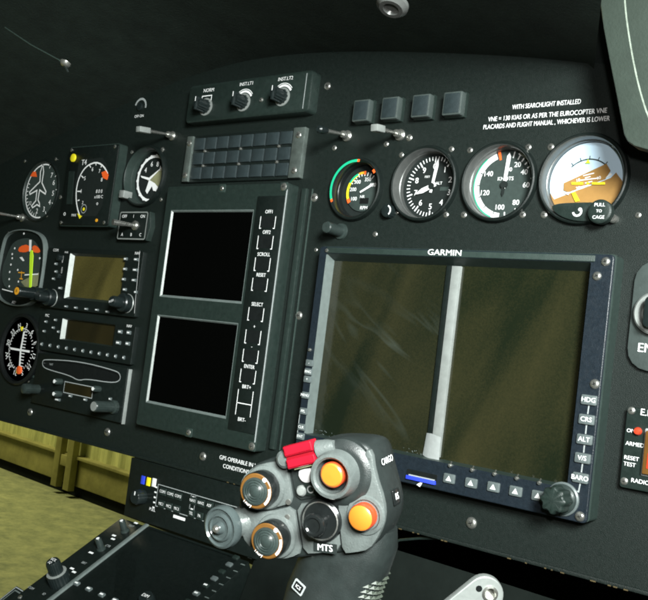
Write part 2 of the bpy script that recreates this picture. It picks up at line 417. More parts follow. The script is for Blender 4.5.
# --- altimeter
t, cx, cy, R, z, m = sunk_gauge('alt', 'altimeter', 'round altimeter with white digits and two white hands, left of the speed dial', 'gauge', 9, group='round gauges in the top right row')
df = m.build('dial_face', t)
cx += 1.5
m = B('white_line')
ticks(m, cx, cy, R*.93, 3.2, .75, [i*360/50 for i in range(50) if i % 5], z+.2); ticks(m, cx, cy, R*.93, 5.0, 1.1, [i*36 for i in range(10)], z+.2)
nums(m, cx, cy, R*.62, 6.6, [(i*36, str(i)) for i in range(10)], z+.2)
m.text('ALT', cx+5.5, cy+2.5, 3.4, z+.2); m.text('FEET', cx-6, cy+8, 2.4, z+.2)
m.use('dial_grey').box((cx+7, cx+15, cy-3.5, cy-.5), z+.1, z+.25)
m.build('dial_markings', df)
m = B('white_line'); needle(m, cx, cy, 8, R*.88, 2.6, z+1.0, 5); m.build('needle', t)
m = B('white_line'); needle(m, cx, cy, 246, R*.62, 4.0, z+1.7, 4, .45); m.use('dial_black').prism(circ(cx, cy, 2.6, 24), z+1, z+2.6); m.build('needle', t)
kx, ky = P(388, 211, 4); m = MB(); knob_geo(m, kx, ky, 0, 5.6, 6.5, mark=False, flutes=16, fd=.06); m.use('white_line').arc(kx, ky, 3.4, 4.6, 20, 140, 6.7); m.build('setting_knob', t)

# --- airspeed
t, cx, cy, R, z, m = sunk_gauge('asi', 'airspeed_dial', 'round airspeed dial with a thick white band and one hand pointing straight up', 'gauge', 9, group='round gauges in the top right row')
m.use('dial_grey').flat(circ(cx, cy, R-.5), z+.02)
df = m.build('dial_face', t)
m = B('white_line')
m.arc(cx, cy, R*.82, R*.99, 185, 338, z+.2); m.arc(cx, cy, R*.93, R*.99, 20, 182, z+.2)
ticks(m, cx, cy, R*.98, 5.0, 1.0, [12, 24, 34, 44, 54, 78, 102, 126, 150, 174], z+.25)
m.use('dial_grey'); ticks(m, cx, cy, R*.9, 3.5, .8, [198, 222, 246, 270, 294], z+.3)
m.use('white_line'); nums(m, cx, cy, R*.66, 5.6, [(30, '20'), (58, '40'), (92, '60'), (142, '80'), (188, '100'), (250, '120'), (300, '140')], z+.3)
m.text('KNOTS', cx, cy+4.6, 4.0, z+.3); m.text('30', cx+2.4, cy+11.5, 4.4, z+.3)
m.use('orange_mark').arc(cx, cy, R*.76, R*1.0, 341, 346, z+.35); m.arc(cx, cy, R*.95, R*1.0, 100, 112, z+.35)
m.use('green_arc').arc(cx, cy, R*.97, R*1.03, 200, 320, z+.6)
m.build('dial_markings', df)
m = B('white_line'); needle(m, cx, cy, 4, R*.93, 3.0, z+1.2, 3, .12); m.use('dial_black').prism(circ(cx, cy, 2.8, 24), z+1, z+2.4); needle(m, cx, cy, 184, 9, 2.2, z+1.2); m.build('needle', t)

# --- rotor speed
t, cx, cy, R, z, m = sunk_gauge('rpm', 'rotor_speed_gauge', 'smallest round gauge of the right row, green arc round its left rim', 'gauge', 9, 5, 'black_gloss', group='round gauges in the top right row')
df = m.build('dial_face', t)
m = B('dial_grey'); m.prism(circ(cx+1, cy, R*.76), z, z+1.6, .3); zz = z+1.7
m.use('white_line'); ticks(m, cx+1, cy, R*.74, 3.2, .8, [-60+i*12 for i in range(9)], zz)
nums(m, cx+1, cy, R*.48, 4.6, [(-80, '200'), (-40, '300'), (20, '350'), (60, '400'), (-125, '100')], zz); m.text('NR', cx+1, cy-4.5, 3.6, zz); m.text('RPM', cx+4, cy-14, 4.2, zz+.1)
m.use('black_gloss').box((cx-1, cx+8, cy-10.5, cy-5.5), zz-.05, zz+.08)
m.use('yellow_mark').arc(cx+1, cy, R*.66, R*.77, -120, -25, zz+.1); m.use('green_arc').arc(cx+1, cy, R*.69, R*.77, -62, -25, zz+.15); m.use('orange_mark').arc(cx+1, cy, R*.64, R*.78, -126, -112, zz+.2); m.arc(cx+1, cy, R*.64, R*.78, -3, 4, zz+.2)
m.use('amber_mark').arc(cx+1, cy, R*.68, R*.77, -22, -4, zz+.1)
m.build('dial_markings', df)
m = B('green_arc'); m.arc(cx, cy, R*1.0, R*1.1, -112, 2, 5.15); m.use('orange_mark').arc(cx, cy, R*1.0, R*1.1, 2, 8, 5.15); m.arc(cx, cy, R*1.0, R*1.1, -118, -112, 5.15); m.arc(cx, cy, R*1.0, R*1.1, 50, 58, 5.15)
m.build('rim_band', t)
m = B('white_line'); needle(m, cx+1, cy, 62, R*.62, 1.8, zz+1.2, 2); m.build('needle', t)

# --- attitude
t, cx, cy, R, z, m = sunk_gauge('att', 'attitude_indicator', 'round artificial horizon with pale sky, brown ground and a pull knob', 'gauge', 7, group='round gauges in the top right row')
m.use('sky_face').flat(circ(cx, cy, R-.3), z+.02); df = m.build('dial_face', t)
def ag(px, py, h): return P(530+px/5.4576, 130+py/5.4576, h)
m = B('earth_face')
h0 = z+.2
low = [ag(*q, h0) for q in ((132, 378), (205, 350), (440, 262), (470, 232))]
lo2 = [(cx+(R-.35)*cos(rad(a)), cy+(R-.35)*sin(rad(a))) for a in range(-8, -166, -6)]
m.flat(low+lo2[:], h0) if False else m.prism([ag(470, 232, h0)]+lo2+[ag(132, 378, h0), ag(205, 350, h0), ag(440, 262, h0)], h0, h0+.1)
m.prism([ag(*q, h0+.4) for q in ((185, 290), (418, 184), (440, 222), (412, 268), (208, 340), (183, 330))], h0+.3, h0+.6)
m.build('ground_disc', df)
m = B('white_line'); zt = h0+.9
for a, b in (((290, 250), (350, 235)), ((270, 275), (375, 262)), ((255, 318), (320, 300)), ((300, 262), (330, 254)), ((300, 290), (340, 280))): m.line([ag(*a, zt), ag(*b, zt)], .7, zt)
m.text('10', *ag(262, 275, zt), 3.2, zt, 15); m.text('10', *ag(375, 262, zt), 3.2, zt, 15); m.text('20', *ag(262, 318, zt), 3.2, zt, 15)
m.prism([ag(*q, zt) for q in ((412, 262), (440, 232), (448, 245))], zt, zt+.1); m.prism([ag(*q, zt) for q in ((185, 345), (210, 355), (214, 338))], zt, zt+.1)
m.use('dial_grey').arc(cx, cy-2, R*.62, R*.65, -45, 45, z+.5)
for a in (-40, -20, 0, 20, 40): m.arc(cx, cy-2, R*.62, R*.72, a-.9, a+.9, z+.5)
m.use('yellow_mark').prism([ag(*q, zt) for q in ((228, 286), (290, 286), (290, 298), (228, 298))], zt, zt+.5)
m.prism([ag(*q, zt) for q in ((340, 286), (410, 286), (410, 298), (340, 298))], zt, zt+.5); m.prism(circ(*ag(316, 292, zt), 1.0, 12), zt, zt+.5)
m.prism([ag(*q, zt) for q in ((226, 342), (246, 338), (272, 386), (248, 392))], zt, zt+.3)
m.use('lime_mark').prism([ag(*q, zt) for q in ((302, 182), (330, 182), (318, 160))], zt, zt+.3)
m.build('dial_markings', df)
hp = 6.5; m = B('unit_grey')
m.prism(smoothpoly([ag(*q, hp) for q in ((118, 400), (330, 392), (430, 400), (440, 440), (400, 490), (270, 502), (180, 480), (120, 440))], 2), 3, hp, .6)
m.use('white_line').arc(*ag(258, 445, hp), 2.2, 3.6, 40, 260, hp+.1); m.text('c', *ag(270, 432, hp), 5, hp+.1, 30)
m.build('lower_shroud', t)
kx, ky = ag(385, 447, 10); m = MB(); knob_geo(m, kx, ky, 6.6, 8.2, 6, mark=False, side='unit_grey')
m.use('white_line').text('PULL', kx, ky+4.2, 3.4, 12.8).text('TO', kx, ky, 2.8, 12.8).text('CAGE', kx, ky-4.2, 3.2, 12.8)
m.build('cage_knob', t)
qx, qy = ag(450, 482, 4); m = MB(); m.use('steel').lathe(qx, qy, [(3, 0), (3, 4), (2.2, 5)], 20); m.tube([(qx-9, qy+3, 5), (qx, qy, 5)], 1.6); m.build('adjusting_stub', t)

# --- left rate gauge with aircraft outline
t, cx, cy, R, z, m = sunk_gauge('vsi', 'turn_rate_gauge', 'round gauge with a white aircraft outline and an orange block, leftmost of the upper row', 'gauge', 1.5, 1.8, 'unit_grey')
m.use('dial_grey').flat(circ(cx, cy, R-.4), z+.02); df = m.build('dial_face', t)
def vg(px, py): return P(px/6.0, 130+py/6.0, z+.2)
m = B('white_line'); zt = z+.25
plane = [(258, 205), (243, 250), (240, 310), (178, 372), (180, 386), (222, 362), (215, 425), (190, 455), (196, 466), (222, 448), (238, 458), (237, 440), (228, 420), (238, 360), (272, 384), (276, 370), (252, 318), (262, 250)]
m.line([vg(*q) for q in plane], 1.7, zt, True)
ticks(m, cx, cy, R*.96, 4.2, .9, [180+i*9 for i in range(1, 13)], zt); ticks(m, cx, cy, R*.96, 3.2, .9, [20, 55, 88, 120, 150], zt)
m.arc(cx, cy, R*.94, R*.99, 170, 375, zt)
nums(m, cx, cy, R*.74, 8.5, [(42, '7'), (68, '6'), (98, '5'), (125, '4'), (155, '3'), (188, '2')], zt); m.text('12', *vg(180, 440), 6, zt)
m.use('orange_mark').prism([vg(*q) for q in ((168, 250), (215, 250), (222, 282), (160, 276))], zt, zt+.3)
m.build('dial_markings', df)

# --- torque gauge
t, cx, cy, R, z, m = sunk_gauge('torque', 'torque_gauge', 'round deep-rimmed gauge with a scalloped white scale, right of the square gauge', 'gauge', 9, 5, 'display_grey')
df = m.build('dial_face', t)
m = B('dull_tan'); zt = z+.25
def tg(px, py): return P(110+px/3.75, 90+py/3.75, zt)
m.prism([tg(*q) for q in ((200, 285), (204, 330), (190, 375), (168, 350), (140, 340), (150, 325))], z+.1, z+.2)
m.use('white_line').arc(cx, cy, R*.78, R*.88, 175, 385, zt)
for a in range(185, 386, 20):
    q = rad(90-a); m.prism(circ(cx+R*.84*cos(q), cy+R*.84*sin(q), 2.0, 12), zt, zt+.1)
nums(m, cx, cy, R*.55, 7.5, [(20, '8'), (-15, '6'), (-55, '4'), (50, '10')], zt+.1)
m.build('dial_markings', df)
m = B('white_line'); m.prism([tg(*q) for q in ((198, 290), (150, 330), (118, 322), (122, 330), (150, 340))], zt+.8, zt+1.2)
m.prism([tg(*q) for q in ((150, 338), (170, 350), (188, 372), (184, 384), (165, 378), (160, 360), (142, 390), (136, 380))], zt+.8, zt+1.2); m.build('needle', t)
x, y = P(122, 194, 10); m = MB(); m.use('silver_paint').box((x-4, x+4, y-4, y+4), 0, 11, 1, .8); m.build('setting_knob', t)

# --- square temperature gauge
h = 11.3; r = PR((70, 148), (107.5, 225.6), h); ctr = ((r[0]+r[1])/2, (r[2]+r[3])/2)
t = thing('temperature_gauge', (ctr[0], r[2], 0), 'square black gauge with a yellow dot and a white arc ending in orange', 'gauge')
m = B('black_case'); m.use('display_grey').box((r[0]-1, r[1]+1.2, r[2]-1, r[3]+1.2), 0, h-1.2, 3)
m.use('black_case').box(r, h-1.2, h, 2.5, .5); df = m.build('housing', t)
for px, py in ((71.5, 150), (115, 146.5), (104, 222.5), (60, 222.5)):
    x, y = P(px, py, h); x = min(max(x, r[0]+3), r[1]-3); m = MB(); screw_geo(m, x, y, h, 1.7, .7); m.build('screw', t)
def sg(px, py, k=.3): return P(50+px/5.4545, 130+py/5.4545, h+k)
m = B('dial_black'); m.flat([sg(*q) for q in ((160, 165), (285, 150), (310, 190), (320, 260), (280, 420), (250, 470), (150, 470), (140, 420), (135, 300))], h+.05); zt = h+.3
m.use('unit_grey').prism([sg(*q) for q in ((104, 225), (132, 225), (118, 405), (90, 405))], h, h+.5)
arcp = [(162, 465), (148, 420), (142, 360), (148, 300), (162, 255), (185, 215), (212, 190), (250, 176), (280, 186), (302, 210), (316, 240)]
arcp = [sg(*q) for q in smooth_open(arcp, 1)]
m.use('white_line').line(arcp, 1.7, zt+.2)
for q, w in (((150, 335), (168, 335)), ((172, 250), (184, 262)), ((215, 190), (224, 205)), ((252, 178), (252, 194)), ((285, 190), (278, 205)), ((152, 385), (162, 382))): m.line([sg(*q), sg(*w)], 1.3, zt+.25)
m.text('T4', *sg(186, 178), 8.5, zt); m.text('6', *sg(232, 215), 6, zt); m.text('7', *sg(270, 225), 6, zt); m.text('5', *sg(190, 265), 6, zt); m.text('4', *sg(168, 335), 6, zt); m.text('8', *sg(282, 272), 6, zt); m.text('2', *sg(178, 397), 5, zt)
m.text('8 0 0', *sg(268, 335), 5.4, zt).text('x100 C', *sg(265, 365), 5, zt).text('o', *sg(258, 400), 6, zt).text('o', *sg(80, 455), 8, zt).text('MAX', *sg(130, 465), 4, zt)
m.use('orange_mark').prism([sg(*q) for q in ((283, 232), (306, 222), (320, 245), (312, 272), (290, 262))], zt, zt+.5)
m.use('yellow_mark').prism(circ(*sg(130, 153), 4.6, 24), zt, zt+1.6, .5); m.prism([sg(*q) for q in ((150, 455), (175, 470), (162, 484))], zt, zt+.4); m.prism(circ(*sg(185, 432), 1.8, 12), zt+.2, zt+.4)
m.line(circ(*sg(185, 430), 4.4, 24), .8, zt+.2, True) if False else m.use('white_soft').line(circ(*sg(185, 430), 4.6, 24), .8, zt+.25, True)
m.use('amber_mark').prism(circ(*sg(255, 493), 1.8, 12), zt, zt+.6)
m.build('dial_markings', df)

# --- flight director (rounded frame) at left edge
h = 6.0
def fg(px, py, k=h): return P(px/6.0, 220+py/6.0, k)
outl = smoothpoly([fg(*q) for q in ((30, 85), (80, 58), (150, 52), (225, 70), (262, 120), (262, 230), (250, 330), (232, 430), (190, 500), (110, 522), (30, 505), (-25, 460), (-30, 350), (-10, 240), (10, 140))], 2)
x0 = sum(q[0] for q in outl)/len(outl); y0 = sum(q[1] for q in outl)/len(outl)
t = thing('flight_director', (x0, y0-35, 0), 'round-cornered gauge with a green-yellow vertical bar between orange blocks', 'gauge')
m = B('black_case'); inn = inset(outl, 1.6)
m.use('bevel_grey').prism(outl, 0, h, .6, [inset(outl, 1.5)]); m.build('frame', t)
m = B('black_case'); m.prism(inset(outl, 2.0), 0, 2.2)
fz = 2.4
def fd(px, py, k=fz): return P(px/6.0, 220+py/6.0, k)
m.use('dial_grey').flat(smoothpoly([fd(*q) for q in ((45, 200), (80, 130), (150, 105), (210, 120), (245, 190), (240, 300), (215, 400), (150, 440), (20, 415), (10, 300))], 2), fz); df = m.build('dial_face', t)
m = B('orange_mark'); m.prism(smoothpoly([fd(*q) for q in ((108, 190), (120, 158), (172, 145), (180, 185), (150, 196))], 1), fz+.2, fz+.5); m.prism(smoothpoly([fd(*q) for q in ((193, 160), (215, 150), (240, 175), (242, 198), (200, 195))], 1), fz+.2, fz+.5)
m.use('dull_tan').prism([fd(*q) for q in ((125, 370), (235, 315), (225, 395), (190, 410), (150, 400))], fz+.1, fz+.2)
m.use('white_line').line([fd(150, 330), fd(232, 325)], 1.5, fz+.6); m.prism([fd(*q) for q in ((178, 120), (192, 120), (190, 190), (178, 190))], fz+.6, fz+.7)
m.prism([fd(*q) for q in ((120, 225), (136, 222), (150, 245), (140, 248))], fz+.6, fz+.7)
for px, py in ((90, 170), (75, 205), (75, 230), (67, 268), (60, 312), (57, 355), (57, 398), (108, 300), (112, 370), (240, 230), (145, 82)): m.prism(circ(*fd(px, py), 1.3, 10), fz+.3, fz+.5)
m.text('GS', *fd(150, 440), 6, fz+.5).line([fd(15, 415), fd(80, 432)], 1.2, fz+.5).text('ADF', *fd(85, 495), 4.5, fz+.4)
m.use('amber_mark').line([fd(132, 308), fd(130, 350)], 1.3, fz+.6); m.line([fd(112, 315), fd(150, 318)], 1.3, fz+.65); m.line([fd(120, 352), fd(140, 355)], 1.3, fz+.65)
m.build('dial_markings', df)
m = B('lime_mark'); m.prism([fd(*q, fz+1.5) for q in ((184, 180), (195, 182), (200, 215), (188, 405), (176, 405), (180, 215))], fz+1.2, fz+1.9); m.build('vertical_bar', t)
for bp_, tp, r_, top_ in (((45, 296), (17, 290), 7.5, 'amber_mark'),):
    X, Y, Y2, Z2 = stick(bp_, tp, 2); m = MB(); m.use('knob_black').lathe(X, (Y+Y2)/2, [(r_, 0), (r_, Z2*.5), (r_*.8, Z2*.5), (r_*.8, Z2-1), (r_*.7, Z2)], 32); m.use(top_).prism(circ(X, (Y+Y2)/2, 4.2, 24), Z2, Z2+.4); m.use('knob_black').text('A', X, (Y+Y2)/2, 5, Z2+.6); m.build('setting_knob', t)

# --- compass dial at left edge
h = 3.0
def hg(px, py, k=h): return P(px/6.0, 300+py/6.0, k)
cx, cy = hg(118, 295); t = thing('course_dial', (cx, cy-36, 0), 'compass dial with a white course bar and an orange bug, bottom left of panel', 'gauge')
m = B('black_case'); m.use('black_gloss').lathe(cx, cy, [(41, 0), (41, 4), (39.5, 5.5), (37, 5.2), (36, 1.2)], 64); m.build('bezel', t)
m = B('dial_black'); m.prism(circ(cx, cy, 36.5), 0, 1.2); df = m.build('dial_face', t)
m = B('white_line'); Rr = 33; z = 1.5
for k_, s in enumerate(('N', '3', '6', 'E', '12', '15', 'S', '21', '24', 'W', '30', '33')): 
    a = k_*30-20; q = rad(90-a); m.text(s, cx+Rr*.84*cos(q), cy+Rr*.84*sin(q), 8, z, -a)
ticks(m, cx, cy, 24.5, 3.0, .9, range(0, 360, 10), z); m.arc(cx, cy, 23.5, 24.5, 200, 410, z)
m.build('dial_markings', df)
m = B('white_line'); a_, b_, c_ = hg(145, 190, 2.5), hg(124, 300, 2.5), hg(118, 395, 2.5); m.line([a_, b_, c_], 3.2, 2.5)
for i in range(12):
    f = i/11; y = a_[1]+(c_[1]-a_[1])*f; x = a_[0]+(c_[0]-a_[0])*f; m.line([(x, y), (x+6.5, y)], 1.0, 2.55)
m.line([hg(62, 290, 2.6), hg(178, 310, 2.6)], 2.4, 2.6); m.build('course_bar', t)
m = B('orange_mark'); m.prism(circ(*hg(112, 420, 3), 4.8, 20), 1.5, 3.2, .4); m.use('yellow_mark').prism([hg(*q, 3) for q in ((118, 160), (134, 160), (126, 185))], 1.5, 2.5); m.prism([hg(*q, 3) for q in ((94, 420), (102, 415), (102, 440), (94, 438))], 1.5, 2.5); m.build('heading_bug', t)
X, Y, Y2, Z2 = stick((42, 390), (23, 388), 0)
m = MB(); m.use('knob_grey').lathe(X, (Y+Y2)/2, [(7, 0), (7, 2), (5.2, 3), (5.2, Z2*.6), (5.8, Z2*.65), (5.5, Z2-.8), (4, Z2)], 32, None, 16, .05)
m.use('white_line').arc(X, Y, 9.5, 11.5, 50, 130, .3); k = thing('dimmer_knob', (X, Y, 0), 'grey dimmer knob below the compass dial beside a white arc', 'knob'); m.build('knob_cap', k)

# ================================================================== LIGHT CONTROL PANEL
h = 11.3; r = PR((190, 86), (308, 111.5), h)
t = thing('lighting_control_box', ((r[0]+r[1])/2, r[2], 0), 'grey box with three rotary dimmer knobs at the top of the panel', 'control box')
m = B('unit_grey'); m.use('unit_grey').box(r, 0, h, 4, 1.6); m.build('housing', t)
m = B('white_soft'); x = r[1]-6.5; m.line([(x, r[2]+3), (x, r[3]-3)], .8, h+.15); m.build('edge_line', t)
for (px, py), s, rt in (((206, 107), 'NORM', 70), ((243.5, 102.5), 'INST.LT1', 60), ((282.5, 97), 'INST.LT2', 60)):
    x, y = P(px, py, h); k = MB(); k.use('silver_paint').lathe(x, y, [(8.6, h), (8.6, h+.8), (7.4, h+1.0)], 40)
    k.use('knob_black').lathe(x, y, [(7.2, h+.9), (7, h+2.4), (5.6, h+3), (5.4, h+11.5), (4.8, h+12.6), (.01, h+12.6)], 48, None, 12, .12)
    k.box((x-1.2, x+1.2, y-6.4, y+6.4), h+3, h+14.5, .5, .4, None)
    k.use('white_line').box((x-.4, x+.4, y+1.5, y+6.0), h+14.5, h+14.6); k.build('dimmer_knob', t)
    k = B('white_line'); k.text(s, x+1, r[3]-5.5 if s != 'NORM' else r[3]-7, 4.6 if s != 'NORM' else 5, h+.15)
    if s == 'NORM': k.line([(x-7, y+8), (x-7, y+11), (x+6, y+11), (x+6, y+6)], .9, h+.15)
    else: k.arc(x, y, 9.5, 11.5, -35, 60, h+.15); k.arc(x, y, 12.2, 12.9, -35, 55, h+.15)
    k.build('lettering', t)
for px, py, q in ((186, 101.5, 2.8), (261.5, 100, 1.8)):
    x, y = P(px, py, h); m = MB(); screw_geo(m, max(x, r[0]-1.5), y, h if q < 2 else 3, q, 1.4); m.build('screw', t)

# ================================================================== WARNING LIGHT MATRIX
h = 5; r = PR((187.5, 136.5), (299, 177.5), h); t = thing('warning_light_panel', ((r[0]+r[1])/2, r[2], 0), 'warning light panel with twenty-four unlit square windows between two metal strips', 'warning panel')
m = B('black_case'); m.box((r[0]+1, r[1]-1, r[2]-.5, r[3]+.5), 0, 2.6, .5, .3); m.build('backplate', t)
xl, xr = r[0]+9.5, r[1]-14.5
for a, b in ((r[0], xl-1), (xr+1, r[1])):
    m = B('bracket_metal'); m.box((a, b, r[2], r[3]), 0, h, .6, .5); m.build('side_strip', t)
    for y in (r[2]+6.5, r[3]-7):
        m = MB(); screw_geo(m, (a+b)/2, y, h, 2.6, 1.3); m.build('screw', t)
cw = (xr-xl)/8; ch = (r[3]-r[2]-2)/3
cap = None
for i in range(8):
    for j in range(3):
        x0 = xl+i*cw+.9; y0 = r[2]+1+j*ch+1.4
        m = B('cap_grey'); m.box((x0, x0+cw-1.9, y0, y0+ch-2.8), 2.2, 4.2, .5, .4); m.build('light_window', t)
for i, j in ((1, 1), (4, 1), (7, 1), (1, 2), (4, 2), (7, 2)):
    x = xl+i*cw; y = r[2]+1+j*ch; m = MB(); screw_geo(m, x, y, 2.8, 1.3, 1.6); m.build('screw', t)

# four square push lights
for n_, ((px, py), lb) in enumerate((((360.8, 110.4), 'square grey push light, leftmost of four, above the rotor gauge'), ((389.5, 108), 'square grey push light, second from left of the four'), ((420.5, 105.6), 'square grey push light, third from left of the four'), ((452, 103.2), 'square grey push light, rightmost of four, nearest the white placard'))):
    x, y = P(px, py, 9); t = thing('push_light', (x, y, 0), lb, 'push light', 'row of square push lights')
    m = B('black_case'); m.use('unit_grey').box((x-8.8, x+8.8, y-9.8, y+9.8), 0, 4, .6, .4); m.build('socket', t)
    m = B('button_grey'); m.box((x-8.2, x+8.2, y-9.2, y+9.2), 3.9, 9.2, 1.2, .8); m.use('cap_grey').box((x-6.8, x+6.8, y-7.8, y+7.8), 9.15, 9.5, .8, .2); m.build('cap', t)

# ================================================================== TOGGLE SWITCHES AND SMALL KNOBS
def toggle(base, tip, label, tipmat='silver_paint', r_=2.2, flat=True):
    X, Y, Y2, Z2 = stick(base, tip, 2); t = thing('toggle_switch', (X, Y, 0), label, 'switch', 'toggle switches on the panel')
    m = MB(); m.use('steel').lathe(X, Y, [(4.8, 0), (4.8, 1.2), (4.2, 1.8), (3.2, 1.9), (3.2, 6.6), (2.7, 7.4)], 24); m.build('nut', t)
    a = Vector((X, Y, 6)); b = Vector((X, Y2, Z2)); d = (b-a).normalized()
    m = MB(); m.use('steel').tube([a, a.lerp(b, .5), a.lerp(b, .72)], [1.3, 1.7, 2.0], 14)
    lv = m.build('lever', t)
    M = frame(b, Vector((1, 0, 0)), d.cross(Vector((1, 0, 0))))   # z along lever
    L = (b-a).length*.34
    m = MB(); m.use(tipmat)
    if flat: m.box((-3.4, 3.4, -2.8, 2.8), -L, 0, .8, .6, M)
    else: m.lathe(0, 0, [(2.2, -L), (3.2, -L*.6), (3.3, -1.5), (2.0, 0)], 20, M)
    m.build('tip', lv); return t
toggle((171, 135.5), (138, 129), 'toggle switch with a flat silver tip above the deep round gauge')
toggle((346, 135.5), (318, 129), 'dark toggle switch right of the warning light panel', 'knob_black', flat=False)
toggle((399, 134.5), (374, 127.5), 'toggle switch with a silver tip just below the square push lights')
toggle((21, 217.5), (-14, 211), 'dark toggle switch at the far left edge below the aircraft gauge', 'knob_black', flat=False)
X, Y, Y2, Z2 = stick((341, 231.5), (326, 226), 0); t = thing('push_switch', (X, Y, 0), 'short grey push knob above the big display, under the rotor gauge', 'knob')
m = MB(); m.use('knob_grey').lathe(X, Y, [(7, 0), (6.6, 1.5), (4.8, 2), (4.8, Z2-1), (4, Z2), (.01, Z2)], 32); m.build('cap', t)
# guarded selector plate
h = 8; r = PR((120.5, 211.5), (144.8, 240.2), h); t = thing('selector_switch', ((r[0]+r[1])/2, r[2], 0), 'small square switch plate with a silver outline and a silver lever', 'switch')
m = B('unit_grey'); m.prism([(r[0]+1, r[2]), (r[1], r[2]), (r[1]+3.5, (r[2]+r[3])/2), (r[1], r[3]), (r[0]+1, r[3])], 0, h-1.5, .5); m.use('black_case').box(r, h-1.5, h, 2, .4); m.build('plate', t)
m = B('silver_paint'); q = inset(rrect(*r, 2.5, 4), .9); m.line(q, 1.3, h+.12, True)
m.use('white_line')
for i in range(3):
    for s_, w in ((1, ('OFF', 'I', 'ON')), (-1, ('A', 'B', 'C'))): m.text(w[i], r[0]+8+i*(r[1]-r[0]-16)/2, (r[2]+r[3])/2+s_*9.5, 4.6, h+.15)
m.build('plate_markings', t)
X, Y, Y2, Z2 = stick((146, 225.5), (116, 227.5), h); m = MB(); m.use('steel').lathe((r[0]+r[1])/2+5, (r[2]+r[3])/2, [(5, h), (5, h+1.5), (3.5, h+3)], 24)
xc = (r[0]+r[1])/2+5; yc = (r[2]+r[3])/2; m.tube([(xc, yc, h+1), (xc-3, yc-.5, h+12), (xc-6, yc-1, h+24)], [1.8, 2.4, 3.2], 14); m.build('lever', t)

# ================================================================== NAVIGATOR, RADIO, LOWER UNIT
def pg(px, py, k): return P(40+px/5.4545, 240+py/5.4545, k)
def keys(t, pts, z, w=5.0, hh=3.2, mtl='key_grey', name='key', conv=None, lab=False):
    for p in pts:
        x, y = conv(p[0], p[1], z+1.2); ww = p[2] if len(p) > 2 else w
        m = B('black_case'); m.use(mtl).box((x-ww/2, x+ww/2, y-hh/2, y+hh/2), z, z+1.6, .7, .4); m.use('white_line').box((x-ww*.32, x+ww*.32, y-hh*.18, y+hh*.2), z+1.6, z+1.68); m.build(name, t)
h = 5.0; a = pg(50, 42, h); b = pg(565, 60, h); c = pg(555, 432, h)
r = (a[0]-2, b[0], c[1]+1, a[1]); t = thing('navigator_unit', ((r[0]+r[1])/2, r[2], 0), 'avionics unit with an olive square screen, upper one of the left stack', 'navigator')
sa, sb = pg(188, 92, 1.0), pg(440, 342, 1.0); sr = (sa[0]+.5, sb[0]+2, sb[1]+1, sa[1]+1)
op = (sr[0]-3.5, sr[1]+1, sr[2]-2.5, sr[3]+2.5)
m = B('black_case'); m.prism(rrect(*r, 1.5), 0, h, .5, [rrect(*op, 1.0, 3)])
m.build('faceplate', t)
def recess(t, op, sr, zt, zb, mtl, lit_mtl=None, name='screen_bevel'):
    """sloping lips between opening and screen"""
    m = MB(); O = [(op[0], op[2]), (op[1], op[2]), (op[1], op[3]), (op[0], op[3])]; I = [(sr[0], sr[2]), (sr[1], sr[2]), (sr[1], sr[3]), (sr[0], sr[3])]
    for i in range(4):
        j = (i+1) % 4; m.use(lit_mtl if (lit_mtl and i == 3) else mtl); m.add([(*O[i], zt), (*O[j], zt), (*I[j], zb), (*I[i], zb)], [(0, 1, 2, 3)])  # left lip gets a paler material, imitating the light it catches
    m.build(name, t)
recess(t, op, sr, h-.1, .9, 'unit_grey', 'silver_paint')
m = B('nav_screen'); m.box(sr, .3, .9); m.build('screen', t)
keys(t, [(465, 103), (522, 106, 6), (462, 158), (517, 163, 7), (455, 214), (510, 219, 6), (460, 270, 5), (520, 284, 4)], h, conv=pg)
keys(t, [(140, 362), (193, 369), (250, 376), (308, 381), (365, 391)], h, 5.0, 2.6, conv=pg)
keys(t, [(85, 130, 4), (85, 172, 4), (72, 211, 5), (108, 262, 6)], h, conv=pg)
m = B('white_line'); m.text('NAV', *pg(532, 73, h), 4, h+.1).text('COM', *pg(87, 56, h), 4.5, h+.1).text('VLOC', *pg(125, 105, h), 3, h+.1, 90).text('COM', *pg(120, 165, h), 3, h+.1, 90).text('PWR', *pg(145, 68, h), 3, h+.1).line([pg(545, 60, h), pg(515, 400, h)], .4, h+.08)
m.build('lettering', t)
for px, py, r1, q in ((95, 95, 3.6, 5), (90, 195, 3.2, 4)):
    x, y = pg(px, py, h+q); m = MB(); knob_geo(m, x, y, h, r1, q, flutes=12, mark=False); m.build('small_knob', t)
x, y = pg(470, 345, h+2); m = MB(); m.use('knob_black').lathe(x, y, [(9.5, h), (9.5, h+8), (8.5, h+9.2), (6, h+9.2), (5.6, h+19), (4.8, h+20.5)], 48, None, 24, .03); m.use('white_line').text('PUSH', x, y, 3.2, h+20.7, 20); m.use('silver_paint').lathe(x, y, [(9.55, h), (9.9, h+.7), (9.5, h+1.2)], 48); m.build('tuning_knob', t)
x, y = pg(60, 315, h+2); m = MB(); m.use('knob_black').lathe(x, y, [(9.5, h), (9.5, h+8), (8.5, h+9.2), (6, h+9.2), (5.6, h+18), (4.8, h+19.5)], 48, None, 24, .03); m.use('silver_paint').lathe(x, y, [(9.55, h), (9.9, h+.7), (9.5, h+1.2)], 48); m.build('tuning_knob', t)

